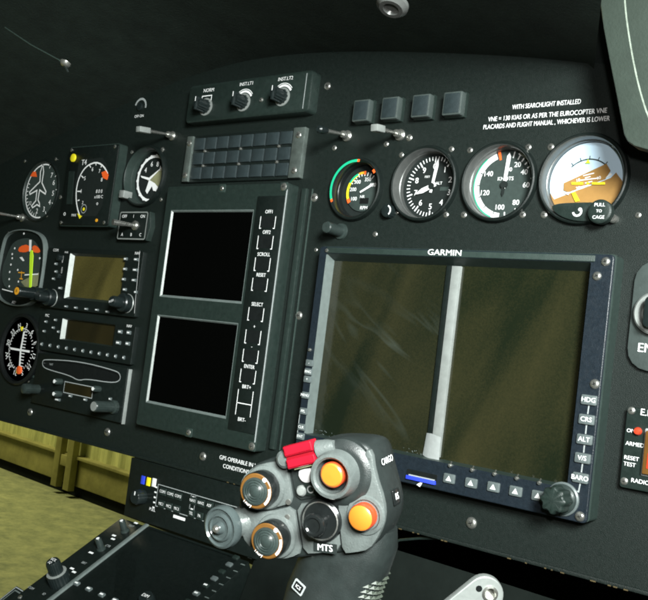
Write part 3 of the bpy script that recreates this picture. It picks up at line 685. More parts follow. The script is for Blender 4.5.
h = 5.0; a = pg(5, 400, h); b = pg(520, 455, h); c2 = P(131, 366, h)
r = (a[0]-1, b[0]+1, c2[1]+1, a[1]-1.5); t = thing('radio_unit', ((r[0]+r[1])/2, r[2], 0), 'slim radio with a dark letterbox screen and a row of small keys', 'radio')
sa, sb = pg(150, 437, 1), pg(408, 572, 1); sr = (sa[0], sb[0]+1, (sb[1]+pg(145, 545, 1)[1])/2, (sa[1]+pg(410, 468, 1)[1])/2); op = (sr[0]-3.5, sr[1]+.8, sr[2]-1.2, sr[3]+1.2)
m = B('black_case'); m.prism(rrect(*r, 1.0), 0, h, .5, [rrect(*op, .6, 2)]); m.build('faceplate', t)
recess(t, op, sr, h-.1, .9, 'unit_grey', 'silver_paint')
m = B('radio_screen'); m.box(sr, .3, .9); m.build('screen', t)
def qg(px, py, k): return P(20+px/5.4, 340+py/5.4, k)
keys(t, [(435, 500, 6), (482, 505, 6), (425, 560, 7), (476, 565, 6)], h, 5, 4, conv=pg); keys(t, [(30, 445, 4), (82, 436, 4), (20, 497, 4), (70, 478, 4), (98, 500, 3)], h, 4, 3.0, conv=pg)
keys(t, [(115+i*44.3, 22+i*7.3, 2.6) for i in range(11)], h, 3, 4.0, conv=qg)
m = B('white_line'); m.text('MIC', *pg(40, 412, h), 4.5, h+.1).text('NAV', *pg(487, 470, h), 4, h+.1); m.build('lettering', t)

h = 5.0; a = qg(95, 82, h); b = qg(585, 152, h); c2 = qg(555, 430, h)
r = (a[0], b[0]-1, (c2[1]+qg(100, 345, h)[1])/2-2, (a[1]+b[1])/2+1.5); r = (r[0], r[1], max(r[2], BOTY+4), r[3])
t = thing('tray_radio', ((r[0]+r[1])/2, r[2], 0), 'lowest unit of the left stack, with an outlined card tray and silver right edge', 'radio')
m = B('black_case'); m.box(r, 0, h, 1, .5); m.build('faceplate', t)
m = B('silver_paint'); m.box((r[1]+.1, r[1]+1.4, r[2]-1, r[3]-1), 0, h-1.2, .5, .3); m.build('side_rail', t)
tray = [qg(*q, h) for q in smoothpoly([(140, 104), (330, 116), (520, 165), (548, 185), (545, 222), (500, 232), (365, 210), (320, 220), (275, 192), (150, 158), (127, 140), (127, 115)], 2)]
m = B('black_gloss'); m.prism(tray, h, h+1.2, .3, [inset(tray, 2.0)]); m.flat(inset(tray, 1.5), h+.02); m.use('white_soft').line(tray, 1.0, h+1.3, True)
m.use('white_soft').text('NAT', *qg(170, 132, h), 3.2, h+.3); m.build('card_tray', t)
l = [qg(*q, h) for q in ((242, 226), (397, 252), (392, 312), (240, 286))]; lx = (l[0][0]+l[3][0])/2, (l[1][0]+l[2][0])/2; ly = (l[2][1]+l[3][1])/2, (l[0][1]+l[1][1])/2
m = B('radio_screen'); m.box((lx[0], lx[1], ly[0], ly[1]), h, h+.6); m.use('white_soft').line([(lx[0], ly[0]), (lx[1], ly[0]), (lx[1], ly[1]), (lx[0], ly[1])], .9, h+.7, True); m.build('screen', t)
for px, py, q in ((222, 225, 3.4), (218, 292, 3.4), (430, 265, 3.2)):
    x, y = qg(px, py, h); m = MB(); m.use('knob_grey').lathe(x, y, [(q, h), (q, h+7), (q*.7, h+8.5)], 24); m.use('white_line').prism(circ(x, y, q*.6, 16), h+8.5, h+8.7); m.build('small_knob', t)
keys(t, [(200, 322, 9), (270, 302, 5), (350, 322, 5), (485, 318, 4)], h, 5, 3, conv=qg)
X, Y, Y2, Z2 = stick((115, 407), (94, 404), h); m = MB(); m.use('knob_grey').lathe(X, Y, [(7, h), (7, h+3), (5.5, h+4), (5.5, Z2-1), (4.6, Z2)], 32, None, 16, .05); m.use('silver_paint').lathe(X, Y, [(4.6, Z2), (4.6, Z2+.4), (2.8, Z2+.4)], 32); m.build('tuning_knob', t)

# ================================================================== TWIN SCREEN ENGINE DISPLAY
h = 12.8
v1 = (P(171, 209.6, 6)[0], P(244.5, 303.3, 6)[0]); 
a = P(162, 187.5, h); b = P(288, 190, h); c2 = P(254.5, 452, h)
r = (P(136, 422, h)[0], (b[0]+P(256.5, 437, h)[0])/2+.5, c2[1], (a[1]+P(285, 182, h)[1])/2)
t = thing('engine_display', ((r[0]+r[1])/2, r[2], 0), 'tall grey unit with two black square screens and a column of outlined keys', 'display')
def sc(tl, tr, br, bl, k):
    q = [P(*p, k) for p in (tl, tr, br, bl)]; return ((q[0][0]+q[3][0])/2, (q[1][0]+q[2][0])/2, (q[2][1]+q[3][1])/2, (q[0][1]+q[1][1])/2)
zs = 11.4
s1 = sc((174.5, 211.8), (254.5, 212.5), (241.5, 301.5), (161.5, 294.5), zs); s2 = sc((161.5, 316.3), (238.5, 326), (226, 416), (147, 400.2), zs)
o1, o2 = [(s[0]-1.6, s[1]+.6, s[2]-1.6, s[3]+1.2) for s in (s1, s2)]
m = B('unit_grey'); m.prism(rrect(*r, 2), 0, h, .8, [rrect(*o1, .5, 2), rrect(*o2, .5, 2)]); m.build('housing', t)
for s_, o_ in ((s1, o1), (s2, o2)):
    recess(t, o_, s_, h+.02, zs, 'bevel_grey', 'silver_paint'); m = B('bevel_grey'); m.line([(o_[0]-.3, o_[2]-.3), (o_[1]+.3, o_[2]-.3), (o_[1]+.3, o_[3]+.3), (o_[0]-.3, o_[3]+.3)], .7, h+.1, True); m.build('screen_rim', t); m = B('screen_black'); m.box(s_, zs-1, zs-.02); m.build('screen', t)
# key strip
kx0 = (P(260.5, 200, h)[0]+P(234, 428, h)[0])/2; kr = (s1[1]+3.8, r[1]-2.6, P(236, 431, h)[1], P(270, 196, h)[1])
m = B('display_blue'); m.use('black_case').box(kr, h, h+.5, 1.5, .3); m.build('key_strip', t)
m = B('white_soft'); m.box((r[1]-1.9, r[1]-.9, r[2]+8, r[3]-6), h, h+.5); m.build('edge_trim', t)
kc = (kr[0]+kr[1])/2; kw = (kr[1]-kr[0])*.27; z = h+.65
KY = [('OFF1', 212, 216.5, 228.5), ('OFF2', 232.5, 236, 249), ('SCROLL', 254.7, 258, 271), ('RESET', 275.3, 278.5, 291), ('SELECT', 304.7, 308, 321), ('+', 327, 330.5, 344), ('-', 346.8, 350, 362.5), ('ENTER', 367, 370, 383)]
def yy(py):  # photo row on the key column -> Y
    px = 271.5-(py-215)*.137; return P(px, py, h)[1]
for s_, yt, ya, yb in KY:
    m = B('black_gloss'); A_, Bb = yy(ya), yy(yb); m.box((kc-kw+1, kc+kw-1, Bb+.6, A_), h+.5, h+.62, .5); m.use('white_line')
    m.line([(kc-kw+1.8, Bb), (kc-kw, Bb), (kc-kw, A_)], .75, z); m.line([(kc+kw-1.8, Bb), (kc+kw, Bb), (kc+kw, A_)], .75, z); m.text(s_, kc+.3, yy(yt), 4.6, z, 0, .92); m.build('key', t)
m = B('white_line'); A_, Mm, Bb = yy(390.5), yy(404), yy(416)
for x in (kc-kw, kc+kw): m.line([(x, A_), (x, Bb)], .75, z)
m.line([(kc-kw, Mm), (kc+kw, Mm)], .75, z); m.text('BRT+', kc+.3, yy(387.3), 4.6, z).text('BRT-', kc-.5, yy(420), 4.6, z); m.build('key', t)
for px, py, q in ((284.5, 183.5, 3), (252.5, 446.5, 3), (189, 432.5, 2.4), (222.5, 187, 2)):
    x, y = P(px, py, h); x = min(x, r[1]-4); y = min(max(y, r[2]+3.5), r[3]-3.5)
    m = B('bracket_metal'); m.use('display_grey').box((x-4.5, x+4.5, y-4, y+4), h, h+.5, 1, .2); screw_geo(m, x, y, h+.4, q, 1.1); m.build('screw', t)
# mounting rails right of the unit
for k, (px, w, z1, mt) in enumerate(((302, 5.5, 3.5, 'unit_grey'), (310, 1.0, 1.6, 'display_grey'))):
    a = P(px, 215, z1); b = P(px-26, 440, z1); m = B(mt); x = (a[0]+P(px-31, 440, z1)[0])/2; m.box((x-w/2, x+w/2, r[2]+4, r[3]-3), 0, z1, .4, .4); m.build('mounting_rail', panel)

# ================================================================== LARGE DUAL DISPLAY
h = 15.0
TLp, TRp, BRp, BLp = P(322, 245.5, h), P(613.5, 255.5, h), P(587, 524.5, h), P(292.5, 452, h)
r = ((TLp[0]+BLp[0])/2, (TRp[0]+BRp[0])/2, BRp[1], (TLp[1]+TRp[1])/2)
t = thing('dual_display', ((r[0]+r[1])/2, r[2], 0), 'wide blue-black avionics display with two olive screens, largest thing on the panel', 'display')
zs = 4.0
sq = [P(*p, zs) for p in ((332.5, 259), (588, 273.5), (569, 486), (315.5, 432.5))]
sr = ((sq[0][0]+sq[3][0])/2, (sq[1][0]+sq[2][0])/2, (sq[2][1]+sq[3][1])/2, (sq[0][1]+sq[1][1])/2)
op = (P(323.5, 262, h)[0], P(589, 275, h)[0]+.5, P(571, 487, h)[1]-1, P(480, 262, h)[1]+2.5)
opx0 = (P(324, 259, h)[0]+P(306, 432, h)[0])/2; op = (opx0, max(op[1], sr[1]+1), min(op[2], sr[2]-1), max(op[3], sr[3]+1))
m = B('display_grey'); m.use('display_grey').box((r[0]+1.5, r[1]+1.5, r[2]+1.5, r[3]-1), 0, 6, 2) if False else None
m.use('display_grey').prism(rrect(r[0]+.8, r[1]+1.2, r[2]+.8, r[3]+.5, 3), 0, h-2.2, 0, [rrect(*op, 1, 3)]); m.build('case', t)
m = B('display_blue'); m.prism(rrect(*r, 3), h-2.2, h, .7, [rrect(*op, 1, 3)]); m.build('faceplate', t)
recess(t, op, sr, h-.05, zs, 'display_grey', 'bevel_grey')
# raised grey lip round the opening: top and right
m = B('display_grey'); m.box((r[0]+8, r[1]-12.5, op[3]+.3, r[3]-.8), h, h+.9, .8, .4); m.build('title_strip', t)
m = B('white_line'); x, y = P(444.5, 252.8, h+1); m.text('GARMIN', x, y, 6.2, h+1.05, 0, 1.25); m.build('lettering', t)
bx = (P(458, 263, 7)[0]+P(437, 450, 7)[0])/2
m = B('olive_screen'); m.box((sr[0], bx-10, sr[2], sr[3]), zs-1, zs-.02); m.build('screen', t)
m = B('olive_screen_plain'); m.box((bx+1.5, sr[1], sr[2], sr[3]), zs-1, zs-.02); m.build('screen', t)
m = B('display_grey'); m.use('black_case').box((bx-10.5, bx-5.0, sr[2], sr[3]), zs-1, zs+2.0, 0, .6); m.use('silver_paint').prism([(bx-5, sr[2]+1), (bx+2.2, sr[2]+1), (bx+2.2, sr[3]-.5), (bx-5, sr[3]-.5)], zs-.5, zs+3.4, .5); cd_ = m.build('centre_divider', t)
m = B('tape'); m.add([(bx-11, sr[2]+17, zs+1.5), (bx-5, sr[2]+17.5, zs+4.6), (bx+3.2, sr[2]+16, zs+4.4), (bx+4.2, sr[2]-.5, zs+5.2), (bx-4, sr[2]-1.5, zs+5.8), (bx-12, sr[2]+.5, zs+2.0), (bx-5, sr[2]+8, zs+5.6), (bx+3, sr[2]+8, zs+4.0)], [(0, 1, 6), (0, 6, 5), (1, 2, 7, 6), (6, 7, 3, 4), (5, 6, 4)]); m.build('foil_end', cd_)
def rkey(px, py, s_, w=10.5, hh=6.6):
    x, y = P(px, py, h+1.5); m = B('key_grey'); m.box((x-w/2, x+w/2, y-hh/2, y+hh/2), h, h+1.8, 1, .6); m.use('white_line').text(s_, x, y, 4.4, h+1.95); m.build('key', t); return x, y
rk = [rkey(588.7, 400, 'HDG'), rkey(586.3, 419.5, 'CRS'), rkey(584.2, 439.5, 'ALT'), rkey(582.3, 458.2, 'V/S'), rkey(580, 478, 'BARO')]
m = B('white_soft')
for a, b in zip(rk, rk[1:]): m.line([(a[0], a[1]-3.6), (b[0], b[1]+3.6)], .9, h+.12)
x, y = rk[-1]; m.line([(x, y-3.6), (x-.5, y-9), (x-4, y-9), (x-5.5, y-11)], .9, h+.12); m.build('key_lines', t)
for px, py in ((449, 478.5), (471, 483), (493.3, 487), (515.5, 491.3), (538, 495.8)):
    x, y = P(px, py, h+1); m = B('key_grey'); m.box((x-4.6, x+4.6, y-3.4, y+3.4), h, h+1.6, 1, .6); m.use('white_line').flat([(x-2.2, y-1.6), (x+2.2, y-1.6), (x, y+2)], h+1.65); m.build('soft_key', t)
    x, y = P(px+1, py-13, h+1); m = MB(); m.use('steel').lathe(x, y, [(1.4, h), (1.4, h+1.5), (.7, h+2.4)], 12); m.tube([(x, y, h+1), (x+1.5, y+3, h+2)], .5, 8); m.build('guide_pin', t)
for (px, py), s_ in (((302.4, 362), '-'), ((302.2, 370.8), 'RNG'), ((301.4, 378.3), '+'), ((299.2, 394.2), 'MENU'), ((297.2, 410), 'FPL'), ((296, 426), 'CLR'), ((294.4, 435), 'ENT')):
    x, y = P(px, py, h+1); x = max(x, r[0]+5); m = B('key_grey'); m.box((x-3.8, x+3.8, y-2.7, y+2.7), h, h+1.6, .8, .5); m.use('white_line').text(s_, x, y, 3.2, h+1.75); m.build('key', t)
m = B('white_soft'); xa, ya = P(292.5, 410, h); xb, yb = P(290, 435, h); x = r[0]+.9; m.line([(x+2, ya), (x, ya), (x, yb), (x+2, yb)], .6, h+.12); m.build('key_lines', t)
x, y = P(562, 499, h+2); m = MB(); m.use('key_grey').lathe(x, y, [(11, h), (11, h+1.5), (10, h+2.2)], 48); m.use('knob_grey').lathe(x, y, [(9.8, h+2), (9.8, h+5), (8.6, h+6)], 48); m.use('unit_grey').lathe(x, y, [(9.2, h+6), (9.4, h+15), (8.6, h+17), (7.6, h+17.6), (.01, h+17.6)], 64, None, 8, .16); m.build('rotary_knob', t)
x0, y0 = P(406.5, 476, h+1); x1, y1 = P(435.5, 481.5, h+1); yc = (y0+y1)/2
m = B('black_gloss'); m.box((x0-.5, x1+.5, yc-1, yc+5), h, h+.5, .6); m.use('blue_card').box((x0, x1, yc-2.2, yc+.6), h, h+2.2, .3, .3); m.use('white_soft').box((x0+2, x1-1, yc+.7, yc+1.5), h+.5, h+1.6); m.use('white_line').prism([(x0+9, yc-5), (x0+12.5, yc-2.3), (x0+14, yc-2.3), (x0+12, yc-6)], h, h+.4); m.build('card_slot', t)
for px, py, q in ((605.5, 261.5, 2.6), (596.8, 276, 2.6), (594.5, 384, 2.8), (579.5, 516.6, 2.8), (327, 250.5, 1.6), (303.5, 349, 1.3)):
    x, y = P(px, py, h+.5); x = min(max(x, r[0]+3), r[1]-3.4); m = MB(); screw_geo(m, x, max(y, r[2]+4), h, q, 1.5); m.build('screw', t)
# dust and curled film crumbs along the lower lip
m = B('bevel_grey')
for i in range(34):
    x = random.uniform(sr[0]+2, bx-14); y = sr[2]+random.uniform(-.5, 3.2); a = random.uniform(0, PI); l = random.uniform(.4, 1.5)
    m.tube([(x, y, zs+.3), (x+l*cos(a), y+l*sin(a), zs+.8)], .18, 5)
m.build('lint', t)

# ================================================================== RIGHT EDGE UNITS
h = 4; x0 = (P(633.5, 285, h)[0]); yt = P(645, 259.5, h)[1]; yb = P(645, 371, h)[1]; cx, cy = P(657, 314, h)
t = thing('emergency_knob_unit', (cx, yb, 0), 'grey rounded plate with a ringed turn knob at the right edge, lettered EM', 'control')
m = B('button_grey'); m.box((x0, 2*cx-x0, yb, yt), 0, h, 14, .8); m.build('plate', t)
Rr = cx-P(633.5, 315, h+3)[0]
m = MB(); m.use('silver_paint').lathe(cx, cy, [(Rr, h), (Rr, h+4), (Rr-1.2, h+5.2), (Rr-3.5, h+5), (Rr-4.5, h+1), (.01, h+1)], 64); m.build('ring', t)
m = MB(); m.use('knob_black').lathe(cx, cy, [(Rr-6, h+1), (Rr-6, h+3), (Rr-7, h+4)], 48); m.box((cx-4.5, cx+4.5, cy-Rr+4, cy+Rr-4), h+3, h+13, 3, 1); m.build('turn_handle', t)
m = B('white_line'); ex, ey = P(641, 348, h); m.text('EMERG', ex+10.5, ey, 8.2, h+.2); m.build('lettering', t)
h = 6; a = P(626, 406.5, h); c = P(620, 487, h); r = ((a[0]+c[0])/2, (a[0]+c[0])/2+62, c[1], a[1]); 
t = thing('locator_switch_box', (r[0]+30, r[2], 0), 'small switch box with a red lamp and an orange rocker at the right edge', 'control box')
m = B('unit_grey'); m.box(r, 0, h, 2, .8); m.build('housing', t)
m = B('white_line')
for px, py, s_, z_ in ((628.5, 430.5, 'ON', 3.4), (630.5, 443.8, 'ARMED', 3.6), (629.5, 458, 'RESET', 3.6), (629.5, 464.5, 'TEST', 3.6), (646.5, 483, 'RADIO ALT', 3.8), (651, 413.6, 'E.L.T.', 6)):
    x, y = P(px, py, h); vs, _ = text_geo(s_); w = (max(v[0] for v in vs)-min(v[0] for v in vs))*z_/2; m.text(s_, max(x, r[0]+w+1.5), y, z_, h+.15)
m.build('lettering', t)
x, y = P(637, 431.2, h+2); m = MB(); m.use('red_lens').lathe(x, y, [(2.6, h), (2.6, h+1.5), (1.8, h+2.8), (.01, h+3.2)], 24); m.build('warning_lamp', t)
x0 = P(643.5, 450, h)[0]; y1 = P(645, 428, h)[1]; y0 = P(645, 476, h)[1]
m = B('white_soft'); m.box((x0, x0+24, y0, y1), h, h+.8, .8, .3); m.use('orange_ring').box((x0+1.3, x0+22.5, y0+1.3, y1-1.3), h+.8, h+4, .8, .8); m.use('red_lens').box((x0+4, x0+20, y0+5, (y0+y1)/2), h+4, h+4.5, .5, .3); m.build('rocker', t)
for px, py in ((629.5, 410.3), (623.5, 481)):
    x, y = P(px, py, h); m = MB(); screw_geo(m, max(x, r[0]+3), y, h, 2.1, 1.0); m.build('screw', t)

# ================================================================== HOOD ABOVE THE PANEL, SIDE POST
hood = thing('panel_hood', (-550, 265, 0), 'dark padded hood arching over the top of the panel', 'hood')
m = B('hood_paint'); vs = []; fs = []; prof = [(-6, -2), (30, 3), (80, 12), (150, 28), (260, 60)]
HX = (P(601.5, 0, 46)[0])/(570.26-46); TOPH = [q for q in TOPS if q[0] < -236]+[(-228, 219.5)]; n = len(TOPH)
for k, (zz, dy) in enumerate(prof):
    for x, y in TOPH: vs.append((x+(zz+6)*.02 if x < -229 else HX*(570.26-zz), y+dy, zz))
for k, (zz, dy) in enumerate(prof[::-1]):
    for x, y in TOPH: vs.append((x+(zz+6)*.02 if x < -229 else HX*(570.26-zz), y+dy+9, zz))
K = 2*len(prof)
for k in range(K):
    for i in range(n-1):
        l = (k+1) % K; fs.append((k*n+i, k*n+i+1, l*n+i+1, l*n+i))
m.add(vs, fs); m.build('hood_shell', hood)
def hood_at(px, py):
    d = ray(px, py); 
    for i in range(2000):
        p = CAM + d*(300+i*.6)
        y = None
        for a, b in zip(TOPS, TOPS[1:]):
            if a[0] <= p.x <= b[0]: y = a[1]+(b[1]-a[1])*(p.x-a[0])/(b[0]-a[0])
        if y is None: continue
        dy = None
        for a, b in zip(prof, prof[1:]):
            if a[0] <= p.z <= b[0]: dy = a[1]+(b[1]-a[1])*(p.z-a[0])/(b[0]-a[0])
        if dy is None: continue
        if p.y <= y+dy: return p
    return p
for px, py, q in ((65, 64, 3.6), (392.5, 5, 7.5)):
    p = hood_at(px, py); M = frame(p, (1, 0, 0), (0, -.35, -1)); mm = MB()
    s_ = -1
    M = frame(p, (1, 0, 0), (0, .35, 1))  # z axis points down-forward out of the hood underside
    mm.use('bezel_metal' if q > 5 else 'steel').lathe(0, 0, [(q, -1), (q, .8), (q*.75, q*.35), (q*.5, q*.35), (q*.4, q*.15), (.01, q*.12)] if q > 5 else [(q, -1), (q*.8, .8), (q*.5, 1.6), (.01, 1.7)], 28, M)
    if q < 5: mm.use('black_case').tube([M @ Vector((0, 0, 1)), M @ Vector((0, -4, 3))], 1.0, 8)
    mm.build('hood_fastener' , hood)
p = hood_at(5, 27); p2 = hood_at(60, 60); m = B('seam_light'); m.use('display_grey').tube([p+Vector((0, -.4, 0)), (p+p2)/2+Vector((0, -1.5, 0)), p2+Vector((0, -.4, 0))], .5, 6); m.build('hood_seam', hood)

post = thing('side_post', (-190, 200, 20), 'grey-green rounded post trim with a pale edge line in the top right corner', 'post trim')
h = 46
pp = [P(*q, h) for q in ((599.5, -60), (599.5, 0), (603, 28), (609, 60), (617, 100), (623.5, 134), (627, 141), (634, 146), (648, 150), (690, 160), (760, 170), (800, -60))]
m = B('post_paint'); m.use('post_paint').prism(pp, h-10, h, 1.2); m.build('trim_face', post)
m = B('black_case'); m.prism(inset(pp, 2.0), 2, h-10); m.box((-275, 40, 205, 430), -16, -5); m.build('trim_core', post)
m = B('seam_light'); ln = [P(*q, h) for q in smooth_open([(624, -40), (624.5, 0), (628, 30), (634, 65), (641, 95), (650, 122), (665, 140)], 2)]; m.line(ln, 1.0, h+.15); m.build('edge_line', post)

# ================================================================== CONSOLE BELOW THE PANEL
XL = -674
# flush comms panel
h = 1.5
t = thing('audio_selector_panel', (XL+90, -184, 0), 'slim audio panel with lit keys and blue, yellow and white squares', 'audio panel')
cr = (XL, XL+178, -184, BOTY-3)
m = B('black_case'); m.box(cr, -14, h, .6, .5); m.build('faceplate', t)
def cg(px, py, k=h): return P(120+px/5.4, 460+py/5.4, k)
for (px, py), mt in (((125, 108), 'blue_card'), ((155, 117), 'yellow_mark'), ((185, 122), 'white_line')):
    x, y = cg(px, py); m = B(mt); m.box((x-2.7, x+2.7, y-4, y+4), h, h+.6, .4, .2); m.build('colour_square', t)
fa, fb = cg(205, 130), cg(195, 248); xA = (fa[0]+fb[0])/2; xB = XL+165
m = B('white_soft'); m.line([(xA, fb[1]), (xB, fb[1]), (xB, fa[1]), (xA, fa[1])], .7, h+.12, True)
m.line([(xA+46, fb[1]), (xA+46, fa[1])], .6, h+.12); m.line([(xA+52, fb[1]), (xA+52, fa[1])], .6, h+.12); m.build('frame_lines', t)
ym, yl = cg(250, 176)[1], cg(240, 242)[1]
for row, y in enumerate((ym, yl)):
    for i in range(9):
        x = xA+8.5+i*10.8+(9 if i > 2 else 0); m = B('key_grey'); m.use('unit_grey').box((x-4.2, x+4.2, y-3.4, y+3.4), h, h+1.2, .5, .3); m.use('white_line').text(('COM1', 'COM2', 'COM3', 'NAV1', 'NAV2', 'ADF', 'DME', 'MKR', 'SPR')[i] if row == 0 else ('MIC1', 'MIC2', 'MIC3', 'TEL', 'PA', 'ICS', 'PLT', 'CREW', 'HI')[i], x, y+.2, 3.9, h+1.3, 0, .8); m.build('key', t)
m = B('white_line')
for i in range(5): m.box((xA-5+1, xA-2.2+1, fa[1]-4-i*4.8, fa[1]-2.6-i*4.8), h, h+.15)
for i in range(4): m.box((xA+47.5, xA+50.5, fa[1]-3.5-i*5.5, fa[1]-1.6-i*5.5), h, h+.15)
m.build('legend_marks', t); m = B('white_line'); x, y = cg(320, 312); m.box((x-8, x+8, y-1.4, y+1.4), h, h+.3, .4); m.build('slot_mark', t); m = B('white_line'); x, y = cg(175, 268); m.text('PULL', x, y, 4, h+.15); m.build('lettering', t)
x, y = cg(95, 200, 8); m = MB(); m.use('knob_black').lathe(x, y, [(7, h), (7, h+9), (6, h+10.5)], 40, None, 20, .05); m.use('white_line').box((x-.6, x+.6, y+2, y+5.6), h+10.5, h+10.7); m.build('volume_knob', t)

FC = frame((XL, -188, 4), (1, 0, 0), (0, .5, -.866))     # sloping console top: x right, y up-slope, z out
def K_(px, py, k=0): return PF(FC, px, py, k)
t = thing('console_display', tuple(FC @ Vector((60, -60, 0))), 'tilted console display with a black screen and knobs down its left side', 'display')
kw = 172; L = 260
m = MB(FC); m.use('black_case'); 
sa, sb, sc_ = K_(151.7, 529, -1), K_(236, 557.5, -1), K_(79, 582, -1)
sl = (sa[0]+sc_[0])/2; sr_ = K_(241, 556, -1)[0]; st = (sa[1]+sb[1])/2
m.prism(rrect(-2, kw, -L, 2, 2), -40, 0, .6, [rrect(sl-3, sr_+1.5, st-150, st+1.5, 1)]); m.build('housing', t)
m = MB(FC)
O = [(sl-3, st-150), (sr_+1.5, st-150), (sr_+1.5, st+1.5), (sl-3, st+1.5)]; I = [(sl, st-147), (sr_, st-147), (sr_, st), (sl, st)]
for i in range(4):
    j = (i+1) % 4; m.use('bevel_grey' if i == 3 else 'unit_grey'); m.add([(*O[i], 0), (*O[j], 0), (*I[j], -2.5), (*I[i], -2.5)], [(0, 1, 2, 3)])  # left lip painted paler than the other three, as if lit
m.build('screen_bevel', t)
m = MB(FC); m.use('bevel_grey').box((sl-8, sl-3.4, st-150, st+2), 0, 1.6, .6, .5); m.build('side_rail', t)
m = MB(FC); m.use('screen_black').box((sl, sr_, st-147, st), -3.5, -2.5); m.build('screen', t)
for bpx, r_, hh_ in (((101.5, 549), 3.2, 12), ((125, 531), 3.2, 12)):
    x, y = K_(*bpx); m = MB(FC); m.use('knob_grey').lathe(x, y, [(r_+1.2, 0), (r_+1, 1.2), (r_, 1.8), (r_*.95, hh_-1), (r_*.75, hh_)], 28); m.use('white_line').prism(circ(x, y, r_*.5, 16), hh_, hh_+.15); m.build('small_knob', t)
x, y = K_(60.5, 583); m = MB(FC); m.use('knob_black').lathe(x, y, [(9.5, 0), (9.5, 10), (8.8, 11.5), (6.4, 12), (6.3, 22), (5.4, 24)], 48, None, 24, .04); m.use('silver_paint').lathe(x, y, [(8.8, 11.3), (8.9, 11.8), (8.2, 12)], 48); m.use('white_line').text('VOL', x, y+1.6, 4.2, 24.2).text('SQ', x, y-2.4, 3.6, 24.2); m.build('tuning_knob', t)
x, y = K_(149, 606); m = MB(FC); m.use('knob_black').lathe(x, y, [(7, -2), (6.6, 9), (5.8, 10.5)], 40, None, 20, .04); m.use('white_line').text('DIM', x, y, 4.6, 10.7); m.build('tuning_knob', t)
for px, py, w in ((91, 552.7, 6), (114, 535.5, 5), (113, 539, 5), (72, 568.5, 5), (74, 572, 5), (139, 516.5, 7), (136, 523, 5)):
    x, y = K_(px, py); m = MB(FC); m.use('white_line').box((x-w/2, x+w/2, y-1, y+1), .02, .14); m.build('legend_mark', t)
for i, (px, py) in enumerate(((77, 584), (89, 589.5), (102, 595.3), (115, 601), (243, 552.5), (236, 558), (229.5, 565), (222, 572), (214.5, 579), (206, 586), (196.5, 594), (188, 602))):
    x, y = K_(px, py); m = MB(FC); m.use('key_grey' if i % 2 == 0 or i < 4 else 'unit_grey').box((x-3.2, x+3.2, y-2.2, y+2.2), 0, 1.6, .8, .5); 
    if i < 4 or i in (9, 10): m.use('white_line').box((x-2, x+2, y-.8, y+.8), 1.6, 1.7)
    m.build('key', t)
for i, (px, py, s_) in enumerate(((31, 588, 'COM'), (44, 594, 'ID'), (84, 563, 'BRT'), (108, 546, 'CTR'), (131, 526, 'TEST'), (66, 577, 'VOL'))):
    x, y = K_(px, py); m = MB(FC); m.use('white_soft').text(s_, x, y, 3.6, .1); m.build('legend', t)
for i in range(9):
    x, y = K_(250-i*7.2, 558+i*6.6); m = MB(FC); m.use('bevel_grey').box((x-2.4, x+2.4, y-.5, y+.5), 0, .2); m.build('legend_mark', t)
for px, py in ((142, 519), (20, 597), (255, 551)):
    x, y = K_(px, py); m = MB(FC); screw_geo(m, x, y, 0, 1.8, .9); m.build('screw', t)
# console pedestal body
body = thing('centre_console', (XL+86, -500, 60), 'dark console body under the tilted display', 'console')
m = B('footwell'); m.use('black_case'); q = [FC @ Vector((0, -L, -40.5)), FC @ Vector((0, 2, -40.5))]
vs = [(XL-1, q[1].y, q[1].z), (XL+kw-1, q[1].y, q[1].z), (XL+kw-1, q[0].y, q[0].z), (XL-1, q[0].y, q[0].z), (XL-1, -700, q[1].z-30), (XL+kw-1, -700, q[1].z-30), (XL+kw-1, -700, q[0].z), (XL-1, -700, q[0].z)]
m.add(vs, [(0, 3, 2, 1), (0, 1, 5, 4), (1, 2, 6, 5), (2, 3, 7, 6), (3, 0, 4, 7)]); m.build('console_body', body)
# pale framed plate at the very corner
pl = [K_(*q, -14) for q in ((-4, 602), (16.5, 586), (30, 594), (10, 612))]
t = thing('corner_plate', tuple(FC @ Vector((pl[1][0], pl[1][1], -14))), 'pale framed plate corner at the bottom left of the picture', 'plate')
m = MB(FC); m.use('black_case').prism(pl, -18, -14); m.build('plate', t)
m = MB(FC); m.use('white_soft').line(inset(pl, 1.2), 1.0, -13.9, True); m.use('bevel_grey').line(inset(pl, 4.2), 1.4, -13.88, True); m.build('frame_lines', t)

# ================================================================== FOOTWELL
m = B('footwell'); m.box((-500, 700, -900, BOTY-3), -330, -320)
m.add([(-500, BOTY-4, -320), (-500, -900, -320), (-500, -900, 300), (-500, -190, -14), (-500, BOTY-4, -14)], [(0, 1, 2, 3, 4)])
m.add([(-500, -900, -320), (700, -900, -320), (700, -900, 900), (-500, -900, 900)], [(0, 1, 2, 3)])
o = m.build('footwell_floor'); o['kind'] = 'structure'; 
m = B('black_case'); m.use('footwell')
pts = [(XL+175, -186, -12), (XL+175, -BOTY*-1-3, -12)]
